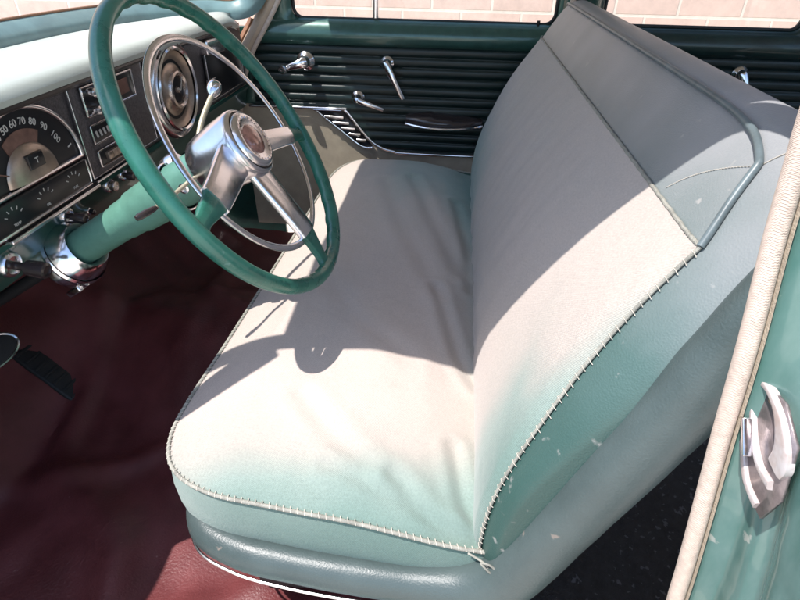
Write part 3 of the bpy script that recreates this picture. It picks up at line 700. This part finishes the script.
# glass, vent divider
b = MB(); b.box((.012, YD+.030, -.03), (.255, .0025, .195)); b.build('window_glass', 'glass', dr, smooth=False)
b = MB(); b.box((-.375, YD+.030, -.03), (.118, .0025, .195)); b.build('vent_glass', 'glass', dr, smooth=False)
b = MB(); b.box((-.250, YD+.022, -.03), (.0075, .012, .188), bev=.003); b.build('vent_divider', 'chrome', dr)
b = MB(); ring_ = [V(x, YD+.012, z) for x, z in rect_ring(-.495, .268, -.203, .155, .03)]; b.tube(ring_, .005, n=8, closed=True); b.build('window_seal', 'rubber', dr)
b = MB(); b.tube([V(.222, YD+.004, -.214), V(.222, YD+.002, -.192)], [.0035, .0045], n=10); b.build('lock_knob', 'black', dr)
# vent crank: turned to the left, pale ball knob
vc = V(-.463, YD-.012, -.318)
def crank(hub, tip, r, parent, name, knob=True):
    t_ = bpy.data.objects.new(name, None); 
    mb = MB(); hub = Vector(hub); tip = Vector(tip); d = (tip-hub).normalized()
    a = hub+V(0, -.030, 0); mb.tube([a-d*.008, a, a.lerp(tip, .5)+V(0, -.004, 0), tip], [r*.62, r*.72, r*.5, r*.36], n=14, up=V(0, 1, 0), squash=.62)
    mb.lathe([(0, r*.6), (.026, r*.6), (.034, r*.45), (.036, 0)], hub, V(0, -1, 0), n=24)
    h = mb.build(name, 'chrome', parent)
    if knob:
        kb = MB(); kb.lathe([(-.008, .0001), (-.008, .008), (.002, .008), (.008, .0130), (.017, .0145), (.024, .0115), (.0255, .004), (.024, .0001)], tip, V(-.25, -1, -.05), n=24); k_ = kb.build('crank_knob', 'chrome', parent); k_.parent = h
    e_ = escutcheon(hub, r*1.25, .02, parent); e_.parent = h
    bpy.data.objects.remove(t_)
    return h
crank(vc, (-.520, YD-.044, -.336), .023, dr, 'vent_crank')
crank((-.212, YD-.012, -.316), (-.160, YD-.045, -.412), .017, dr, 'window_crank', knob=False)
# inside door handle
b = MB(); hp = V(-.304, YD-.012, -.420); a = hp+V(0, -.034, 0)
b.tube([a+V(-.006, 0, .004), a+V(.012, -.002, -.004), a+V(.045, -.002, -.014), a+V(.082, .006, -.028)], [.008, .0095, .0075, .0055], n=14, up=V(0, 1, 0), squash=.7)
b.lathe([(0, .011), (.03, .011), (.040, .008), (.043, 0)], hp, V(0, -1, 0), n=24); h = b.build('door_handle', 'chrome', dr); escutcheon(hp, .022, .02, dr).parent = h
# arm rest / pull: dark moulded pad over a chrome shell
b = MB(); rows = []
for i in range(25):
    t = i/24; x = lerp(-.150, .088, t); hh = .018*math.sin(PI*min(1, t*.92+.06))**.5*(1.25 if t < .35 else 1.0-.25*sm((t-.35)/.4)) + .004
    rows.append([V(x, YD-.012-.062*math.sin(PI*(.5+a/24)/1)**1*(math.sin(PI*min(1, t*.9+.07))**.6) if False else YD-.012-.060*math.sin(PI*a/24)**.7*(math.sin(PI*(t*.9+.06))**.5), -.478+hh*math.cos(PI*a/24)-(0.006 if .6 < t < .85 else 0)*math.sin(PI*a/24)) for a in range(25)])
b.grid(rows); ar = b.build('arm_rest', 'knob', dr)
b = MB(); b.tube([V(lerp(-.150, .088, t), YD-.012-.062*math.sin(PI*(t*.9+.06))**.5, -.487-.004*math.sin(PI*t)) for t in [i/24 for i in range(25)]], .0045, n=8); b.build('arm_rest_trim', 'chrome', ar)

rd = thing('rear_door', 'rear passenger side door in deep shade with ribbed vinyl behind the seat back', 'car door', (0.8, YD, -0.85))
door_frame(.355, 1.30, [(.398, .94, -.202, .16, .355, 1.0)], .215, -.222, 'window_frame', rd, 'paintshade')
b = MB(); b.box((1.2, YD+.006, 0.0), (.2, .01, .218), bev=.003); b.build('rear_quarter', 'paintshade', rd)
belt(.345, 1.40, 'belt_rail', 'paintshade', rd)
ribs(.345, 1.40, -.272, lambda x: -.60, 'ribbed_panel', rd)
b = MB(); b.box((.87, YD+.002, -.74), (.53, .006, .135), bev=.002); b.build('lower_panel', 'tan', rd)
b = MB(); b.box((.67, YD+.030, -.02), (.28, .0025, .19)); b.build('window_glass', 'glass', rd, smooth=False)
b = MB(); ring_ = [V(x, YD+.012, z) for x, z in rect_ring(.401, .937, -.199, .157, .03)]; b.tube(ring_, .005, n=8, closed=True); b.build('window_seal', 'rubber', rd)
crank((.806, YD-.012, -.312), (.842, YD-.045, -.385), .018, rd, 'window_crank', knob=False)

# ------------------------------------------------------------------ dashboard
db = thing('dashboard', 'metal dashboard with pale sunlit top, round speedometer, radio and clock', 'dashboard', (-0.72, 1.0, -0.44))
XF = -0.65
def dpt(y): return min(1, max(0, 1-((abs(y-1.05)-.50)/.16)))
b = MB(); rows = []
ysd = [.375+1.335*i/90 for i in range(91)]
for y in ysd:
    a = abs((y-1.05)/.66); bx = base(y)+.016; bz = band_z(y)-.012; e = 0.05*max(0, (a-.80)/.2)**2
    lx = XF+.022-.02*a**6; lz = -.192 - .004*a**2 - e*.5; bx = min(bx, lx-.03)
    rows.append([V(XF+.004, y, lz-.020), V(lx-.006, y, lz-.016), V(lx, y, lz-.006), V(lx-.004, y, lz+.004), V(lx-.016, y, lz+.011), V(lerp(lx, bx, .35), y, lerp(lz, bz, .3)+.017), V(lerp(lx, bx, .7), y, lerp(lz, bz, .7)+.010), V(bx, y, bz), V(bx-.03, y, bz-.012), V(bx-.05, y, bz-.03)])
b.grid(rows); b.build('top_pad', 'pad', db)
b = MB(); b.tube([V(XF+.012-.02*abs((y-1.05)/.66)**6, y, -.2125-.004*abs((y-1.05)/.66)**2) for y in ysd], .0048, n=8); b.build('lip_shadow_gap', 'dial', db)
# face sheet
b = MB(); b.grid([[V(XF+.001, y, -.215), V(XF, y, -.30), V(XF, y, -.384)] for y in ysd]); b.build('face_panel', 'dash', db)
# lower green panel with rolled edge
b = MB(); b.grid([[V(XF+.004, y, -.384), V(XF+.006, y, -.392), V(XF-.004, y, -.405), V(XF-.008, y, -.430), V(XF-.012, y, -.452), V(XF-.030, y, -.462), V(XF-.06, y, -.458)] for y in ysd]); b.build('lower_panel', 'paintdk', db)
b = MB(); b.box((XF+.008, .76, -.3845), (.007, .30 if False else .115, .003), bev=.0015); b.box((XF+.006, .965, -.3805), (.004, .088, .002), bev=.001); b.build('chrome_strip', 'satin', db)
# speedometer
sp = MB(); CY, CZ, RY, RZ = .742, -.322, .119, .107
arc = [(CY+RY*math.cos(PI*i/40), CZ+RZ*math.sin(PI*i/40)) for i in range(41)]
sp.prism([V(XF+.001, y, z) for y, z in arc], V(.004, 0, 0)); sm_ = sp.build('speedometer', 'dial', db, angle=30)
b = MB(); b.tube([V(XF+.008, y, z) for y, z in arc], .0042, n=10); b.tube([V(XF+.007, CY-RY, CZ-.002), V(XF+.007, CY+RY, CZ-.002)], .0035, n=8); b.build('bezel', 'satin', sm_)
b = MB(); q = [(CY+.074*math.cos(math.radians(a)), CZ+.076*math.sin(math.radians(a))) for a in range(58, 125, 4)] + [(CY+.056*math.cos(math.radians(a)), CZ+.052*math.sin(math.radians(a))) for a in range(124, 57, -4)]
b.prism([V(XF+.005, y, z) for y, z in q], V(.0012, 0, 0)); b.build('scale_band', 'dialred', sm_, angle=20)
b = MB(); rows = []
for k in range(9):
    t = k/8; rows.append([V(XF+.006+.012*math.sin(t*PI/2), CY+.056*math.cos(t*PI/2*.999)*math.cos(PI*i/30), CZ+.004+.052*math.cos(t*PI/2*.999)*math.sin(PI*i/30)) for i in range(31)])
b.grid(rows); dm = b.build('dial_dome', 'brass', sm_)
b = MB(); b.box((XF+.0165, CY, CZ+.031), (.003, .017, .011), bev=.001); b.build('odometer_window', 'dial', dm)
b = MB(); vs, fs = text('t', 'T', .013, V(XF+.0202, CY, CZ+.031), V(0, 1, 0), V(0, 0, 1), 'white'); b.add(vs, fs); b.build('odometer_mark', 'white', dm, smooth=False)
b = MB()
for v_, a in ((20, 150), (30, 135), (40, 121), (50, 107), (60, 93.5), (70, 80.5), (80, 66), (90, 50), (100, 31)):
    r_ = math.radians(a); u = V(0, math.cos(r_), math.sin(r_)); rt = V(0, math.sin(r_), -math.cos(r_))
    vs, fs = text('t', str(v_), .0150, V(XF+.0062, CY+.084*math.cos(r_), CZ+.0865*math.sin(r_)), rt, u, 'white'); b.add(vs, fs)
b.build('dial_numerals', 'white', sm_, smooth=False)
b = MB(); b.box(V(XF+.0058, CY+.098, CZ+.022), (.0004, .005, .0012), (V(1, 0, 0), V(0, .95, .3), V(0, -.3, .95))); b.build('dial_mark', 'white', sm_, smooth=False)
b = MB(); b.box(V(XF+.0085, CY-.06, CZ+.028), (.0006, .045, .0009), (V(1, 0, 0), V(0, -.9, .44), V(0, -.44, -.9))); b.build('needle', 'dialred', sm_)
# gauge strip under the dial
b = MB(); b.box((XF+.004, CY+.002, -.352), (.005, .120, .0215), bev=.003); gs = b.build('gauge_strip', 'dial', db)
for cy, wd in ((.672, 'TEMP'), (.745, 'OIL'), (.818, 'FUEL')):
    b = MB()
    for k in range(5):
        a = math.radians(150-k*30); b.box(V(XF+.0096, cy+.019*math.cos(a), -.358+.017*math.sin(a)), (.0003, .0026, .0007), (V(1, 0, 0), V(0, math.cos(a), math.sin(a)), V(0, -math.sin(a), math.cos(a))))
    vs, fs = text('t', wd, .0062, V(XF+.0096, cy, -.3655), V(0, 1, 0), V(0, 0, 1), 'white'); b.add(vs, fs)
    b.build('gauge_marking', 'white', gs, smooth=False)
b = MB(); b.tube([V(XF+.009, CY-.12, -.3745), V(XF+.009, CY+.118, -.3745), V(XF+.008, CY+.122, -.362), V(XF+.007, CY+.121, -.333)], .0026, n=8); b.build('gauge_trim', 'satin', gs)
# fine chrome outline of the radio panel
def outline_box(y0, y1, z0, z1, r, name, parent, m='satin', x=XF+.004, rad=.0):
    mb = MB(); P = [V(x, a, c_) for a, c_ in rect_ring(y0, y1, z0, z1, max(.002, rad), 3)]; mb.tube(P, r, n=8, closed=True); return mb.build(name, m, parent)
rp_ = MB(); rp_.box((XF+.003, .995, -.296), (.003, .122, .078), bev=.002); ra = rp_.build('radio', 'dash', db)
outline_box(.874, 1.116, -.374, -.2165, .0013, 'radio_trim', ra, x=XF+.006)
b = MB(); b.tube([V(XF+.004, .785, -.2105), V(XF+.005, .88, -.2125), V(XF+.005, 1.116, -.2125)], .0013, n=8); b.build('trim_line', 'satin', db)
b = MB(); b.box((XF+.005, .985, -.246), (.005, .082, .0225), bev=.001); b.build('tuning_window', 'dial', ra); outline_box(.902, 1.068, -.270, -.222, .0022, 'tuning_bezel', ra, x=XF+.011)
b = MB()
for y, z in ((.918, -.262), (.918, -.232), (.945, -.262), (.950, -.230)):
    b.lathe([(0, .006), (.008, .0075), (.016, .0075), (.018, .005), (.018, 0)], (XF+.010, y, z), V(1, 0, 0), n=18)
b.build('radio_knob', 'satin', ra)
b = MB(); b.box((XF+.011, 1.032, -.246), (.001, .016, .013), bev=.0005); b.build('dial_scale', 'dialred', ra)
b = MB(); b.box((XF+.005, .955, -.303), (.004, .052, .014), bev=.001); b.build('button_slot', 'dial', ra); outline_box(.902, 1.008, -.319, -.287, .0018, 'slot_bezel', ra, x=XF+.009)
b = MB()
for k in range(6): b.box((XF+.0098, .914+k*.012, -.304), (.0006, .0022, .006), (V(1, 0, 0), V(0, 1, .25).normalized(), V(0, -.25, 1).normalized()))
b.build('slot_markings', 'white', ra, smooth=False)
b = MB(); b.box((XF+.005, .957, -.3475), (.004, .052, .012), bev=.001); b.build('slot', 'dial', ra); outline_box(.902, 1.012, -.3615, -.333, .0018, 'slot_bezel', ra, x=XF+.009)
b = MB()
for k in range(5): b.box((XF+.012, .930+k*.0165, -.3465), (.004, .0076, .007), bev=.0012)
b.build('push_buttons', 'brass', ra); bpy.data.objects['push_buttons'].name = 'push_button_bank'
# round clock in the middle of the dash
b = MB(); b.lathe([(.002, .0001), (.006, .118), (.001, .121)], V(XF, 1.228, -.296), V(1, 0, 0), n=64); b.v = [V(v.x, v.y, max(-.378, min(-.219, v.z))) for v in b.v]; b.build('clock_surround', 'dial', db)
cl = MB(); cc = V(XF+.000, 1.228, -.296)
cl.lathe([(-.005, .108), (.010, .108), (.016, .104), (.018, .100), (.014, .097), (.008, .094), (.020, .0905)], cc, V(1, 0, 0), n=64); ck = cl.build('clock', 'satin', db)
b = MB(); b.lathe([(.0225, .0905), (.026, .087), (.0225, .083)], cc, V(1, 0, 0), n=64); b.build('clock_ring', 'chrome', ck)
b = MB(); b.lathe([(.009, .0001), (.009, .0885)], cc, V(1, 0, 0), n=48); b.build('clock_face', 'dial', ck, smooth=False)
b = MB(); b.lathe([(.018, .082), (.012, .074), (.008, .060), (.012, .046), (.020, .040)], cc, V(1, 0, 0), n=48); b.build('inner_bowl', 'brass', ck)
b = MB(); b.lathe([(.018, .042), (.024, .040), (.026, .036), (.022, .031), (.016, .030)], cc, V(1, 0, 0), n=40); b.lathe([(.014, .0001), (.024, .0001), (.022, .006), (.012, .008)], cc, V(1, 0, 0), n=20); b.build('centre_ring', 'pitted', ck)
b = MB(); b.lathe([(.0165, .0001), (.0165, .031)], cc, V(1, 0, 0), n=40); b.build('centre_disc', 'dial', ck, smooth=False)
b = MB()
for a, L in ((60, .030), (160, .020)):
    u = V(0, math.cos(math.radians(a)), math.sin(math.radians(a))); b.box(cc+V(.0265, 0, 0)+u*L/2, (.0005, L/2, .0012), (V(1, 0, 0), u, V(0, -u.z, u.y)))
b.build('clock_hands', 'white', ck, smooth=False)
# glove box beyond the clock
b = MB(); b.box((XF+.004, 1.545, -.312), (.004, .125, .056), bev=.003); gb = b.build('glove_box_door', 'dial', db)
outline_box(1.42, 1.67, -.370, -.256, .0018, 'glove_box_trim', gb, x=XF+.009)
b = MB(); b.box((XF+.010, 1.475, -.242), (.012, .055, .018), (V(1, 0, 0), V(0, 1, -.05), V(0, .05, 1)), bev=.005); ab = b.build('ash_tray', 'satin', db)
b = MB(); b.box((XF+.014, 1.425, -.318), (.006, .02, .006), bev=.002); b.build('glove_box_latch', 'chrome', gb)
# knobs on the lower panel
def pull_knob(y, z, r, name, L=.018, kn='knob', out=V(1, 0, -.12)):
    mb = MB(); mb.lathe([(-.002, r*1.25), (.004, r*1.25), (.008, r*1.1), (.009, r*.85), (.005, r*.8), (.004, 0)], V(XF-.004, y, z), out, n=32); k_ = mb.build(name, 'satin', db)
    mb = MB(); mb.lathe([(.003, r*.38), (L*.55, r*.38), (L*.6, r*.72), (L, r*.8), (L*1.18, r*.74), (L*1.2, r*.5), (L*1.15, r*.45), (L*1.15, 0)], V(XF-.004, y, z), out, n=28); g_ = mb.build('knob_grip', kn, db); g_.parent = k_
    return k_
pull_knob(.917, -.402, .0125, 'dash_knob', .016, 'pitted')
pull_knob(.968, -.400, .0110, 'dash_knob', .024)
pull_knob(.785, -.405, .0125, 'dash_knob', .032)
pull_knob(.838, -.420, .0060, 'dash_knob', .014)
pull_knob(.640, -.418, .0165, 'lamp_switch', .050)

# ------------------------------------------------------------------ steering column and wheel
AX = V(math.cos(math.radians(31.46)), 0, math.sin(math.radians(31.46)))
WC = V(-.309, .761, -.260)
cm = thing('steering_column', 'pale green steering column running from dash clamp up to the wheel hub', 'steering column', WC-AX*.40)
b = MB(); b.lathe([(-.402, .0295), (-.26, .0295), (-.258, .0315), (-.225, .0325), (-.223, .0355), (-.155, .0385), (-.135, .0385)], WC, AX, n=48); b.build('column_jacket', 'paintlt', cm)
b = MB(); b.lathe([(-.1335, .0001), (-.1335, .0350), (-.098, .0345), (-.070, .0335), (-.070, .0001)], WC, AX, n=48); b.build('shift_collar', 'paintlt', cm)
b = MB(); b.lathe([(-.136, .039), (-.1335, .041), (-.131, .039)], WC, AX, n=48)
kk = WC-AX*.155+V(0, .030, .028); b.lathe([(-.020, .0001), (-.018, .014), (-.008, .021), (.006, .023), (.016, .019), (.020, .0001)], kk, AX, n=28); b.build('lever_boss', 'satin', cm)
b = MB(); b.lathe([(-.80, .011), (-.40, .011)], WC, AX, n=20); b.build('steering_shaft', 'rubber', cm)
# clamp where the column meets the dash
b = MB(); b.lathe([(-.372, .0300), (-.360, .0330), (-.354, .040), (-.362, .0475), (-.385, .056), (-.400, .060), (-.408, .060), (-.408, .052)], WC, AX, n=48)
b.lathe([(-.384, .0575), (-.389, .0600), (-.394, .0585)], WC, AX, n=48); b.build('column_clamp', 'chrome', cm)
b = MB(); b.box(WC-AX*.385+V(0, -.006, -.060), (.016, .034, .006), (AX, V(0, 1, 0), AX.cross(V(0, 1, 0))), bev=.003)
b.lathe([(0, .006), (.012, .006), (.013, .003), (.013, 0)], WC-AX*.370+V(.0, -.030, -.058), AX, n=6); b.build('clamp_bracket', 'chrome', cm)
# gear lever and turn signal lever
b = MB(); b.tube(curve([WC-AX*.115+V(0, .030, .006), (-.408, .86, -.252), (-.404, .895, -.228)], 8), [.0052]*9+[.005]*8, n=12) if False else None
b = MB(); P = curve([tuple(WC-AX*.115+V(0, .028, .004)), (-.408, .845, -.258), (-.402, .893, -.222)], 8); b.tube(P, .0045, n=12); gl = b.build('gear_lever', 'beige', cm)
b = MB(); b.lathe([(-.004, .004), (.0, .0075), (.008, .0112), (.016, .0118), (.023, .0095), (.027, .004), (.0275, 0)], (-.402, .893, -.222), V(.1, .6, .55), n=28); k_ = b.build('lever_knob', 'chrome', cm); k_.parent = gl
b = MB(); P = curve([(-.378, .735, -.300), (-.390, .69, -.309), (-.402, .652, -.315)], 6); b.tube(P, .0030, n=10); tl = b.build('signal_lever', 'beige', cm)
b = MB(); b.lathe([(-.026, .0028), (-.020, .0040), (-.008, .0050), (.004, .0048), (.008, .0036), (.0085, .002), (.007, 0)], (-.413, .630, -.3185), V(-.45, -.9, -.12), n=20); k_ = b.build('lever_grip', 'knob', cm); k_.parent = tl
b = MB(); b.lathe([(0, .008), (.006, .008), (.007, .005), (.004, .004), (.004, 0)], WC-AX*.100+V(0, -.033, -.004), V(0, -1, 0), n=24); b.build('lever_socket', 'satin', cm)

wh = thing('steering_wheel', 'green steering wheel with three chrome spokes and a chrome horn ring', 'steering wheel', WC)
E1 = V(0, 1, 0); E2 = V(-AX.z, 0, AX.x)
def wp(a, r, h=0): a = math.radians(a); return WC+(E1*math.cos(a)+E2*math.sin(a))*r+AX*h
R = .2250; NR = 480; b = MB(); rows = []
SP = (189, 268, 346)
for i in range(NR):
    a = 360*i/NR; er = (E1*math.cos(math.radians(a))+E2*math.sin(math.radians(a))); c0 = WC+er*R; ring = []
    grip = max(0.0, math.cos(math.radians(a*30)))            # finger scallops on the inner rear side
    ds = min(abs((a-s_+180) % 360-180) for s_ in SP); gm = sm((ds-9)/4)
    if 118 < a < 182: gm *= .25
    for k in range(24):
        q = 2*PI*k/24; rad = .0122
        inner = max(0, math.cos(q-math.radians(215)))
        rad -= .0016*gm*(1-grip**.8)*inner**1.0
        ring.append(c0+er*math.cos(q)*rad*.93+AX*math.sin(q)*rad*1.05)
    rows.append(ring)
b.grid(rows, cu=True, cv=True); rm = b.build('rim', 'rim', wh, angle=80)
# spokes: chrome blade from the hub, green moulded foot at the rim
for idx, a in enumerate(SP):
    er = wp(a, 1)-WC; sd = AX.cross(er)
    last = .160
    def blade(r0, r1, w0, w1, h0, h1, th, n=14):
        rows = []
        for i in range(n+1):
            t = i/n; c0 = WC+er*lerp(r0, r1, t)+AX*lerp(h0, h1, sm(t)); w_ = lerp(w0, w1, t**.8); ring = []
            for c_, s_ in ((-1, 0), (-.97, .62), (-.90, .86), (-.55, 1.0), (-.12, 1.16), (.12, 1.16), (.55, 1.0), (.90, .86), (.97, .62), (1, 0), (.95, -.7), (.5, -1), (-.5, -1), (-.95, -.7)):
                ring.append(c0+sd*w_*c_+AX*th*s_)
            rows.append(ring)
        return rows
    b = MB(); rw = blade(.025, last, (.0300, .0300, .0200)[idx], (.0220, .0245, .0155)[idx], -.004, .0045, .0068); b.grid(rw, cu=True); b.cap(rw[-1]); spk = b.build('spoke', 'satin', wh, angle=40)
    b = MB(); rw = blade(last-.001, .218, (.0200, .0225, .0145)[idx], .0090, .0040, 0, .0060)
    for i in range(10, 15):
        rw[i] = [p+sd*(p-(WC+er*lerp(last, .218, i/14))).dot(sd)*((i-10)/4)**2*0.9 for p in rw[i]]
    b.grid(rw, cu=True); b.cap(rw[0]); b.build('spoke_foot', 'rim', wh, angle=50).parent = spk
hb = MB(); hb.lathe([(-.078, .030), (-.077, .038), (-.070, .0435), (-.050, .0475), (-.020, .0500), (.006, .0515), (.012, .0510), (.0165, .0485), (.018, .0455)], WC, AX, n=64)
hub = hb.build('hub', 'satin', wh)
b = MB(); b.lathe([(.0165, .0475), (.0175, .0458), (.0155, .0445), (.0155, .0425)], WC, AX, n=64); b.build('hub_groove', 'dial', hub)
b = MB(); b.lathe([(.0155, .0432), (.021, .0420), (.0245, .0385), (.0255, .0345), (.024, .031), (.0225, .0225)], WC, AX, n=64); b.build('button_ring', 'satin', hub)
b = MB(); b.lathe([(.0225, .0230), (.0255, .0205), (.0275, .015), (.0285, .008), (.0288, .0001)], WC, AX, n=48); em = b.build('horn_button', 'emblem', hub)
b = MB()
for k in range(26):
    a = math.radians(360*k/26); u = E1*math.cos(a)+E2*math.sin(a); b.box(WC+u*.0335+AX*.0250, (.0018, .0009, .0006), (u, AX.cross(u), AX))
b.build('button_relief', 'pitted', hub, smooth=False)
# horn ring
b = MB(); RH = .165; rows = []
for i in range(160):
    a = math.radians(360*i/160); er = E1*math.cos(a)+E2*math.sin(a)
    rows.append([WC+er*(RH+.0056*math.cos(q))+AX*(.001+.0030*math.sin(q)) for q in [2*PI*k/16 for k in range(16)]])
b.grid(rows, cu=True, cv=True); b.build('horn_ring', 'satin', wh)

# ------------------------------------------------------------------ pedals
pd = thing('brake_pedal', 'oval rubber foot pedal with bright rim at the left edge above the maroon floor', 'pedal', (-.84, .74, -.72))
o = V(-.815, .672, -.640); px_ = V(.30, .95, 0).normalized(); nz = V(.75, -.1, .60).normalized(); py_ = nz.cross(px_)
b = MB(); b.lathe([(-.006, .0001), (-.006, .042), (.0, .046), (.007, .042), (.009, .0001)], (0, 0, 0), V(0, 0, 1), n=40); b.v = [o+px_*v.x*1.25+py_*v.y*.62+nz*v.z for v in b.v]; b.build('pad', 'rubber', pd)
b = MB(); b.tube([o+px_*.058*math.cos(q)+py_*.029*math.sin(q)+nz*.001 for q in [2*PI*k/40 for k in range(40)]], .0036, n=8, closed=True); b.build('pad_rim', 'chrome', pd)
b = MB(); b.tube(curve([tuple(o-nz*.004), (-.86, .68, -.70), (-.98, .69, -.74), (-1.05, .69, -.60)], 6), .009, n=10); b.build('pedal_arm', 'rubber', pd)
pd2 = thing('accelerator_pedal', 'narrow black ribbed foot pedal lying on the maroon floor below the column', 'pedal', (-.80, .84, -.86))
ax = (V(-.70, .12, .60).normalized(), V(.12, .99, 0).normalized(), V(.65, -.05, .76).normalized()); pc = V(-.842, .822, -.838)
b = MB(); b.box(pc, (.115, .026, .007), ax, bev=.005); b.build('pad', 'rubber', pd2)
b = MB()
for k in range(9): b.box(pc+ax[0]*(-.095+.024*k)+ax[2]*.0078, (.0035, .021, .0016), ax, bev=.001)
b.build('tread', 'rubber', pd2)
b = MB(); b.tube([tuple(pc+ax[0]*.06-ax[2]*.004), (-.96, .83, -.76), (-1.08, .83, -.62)], .007, n=10); b.build('link_rod', 'rubber', pd2)
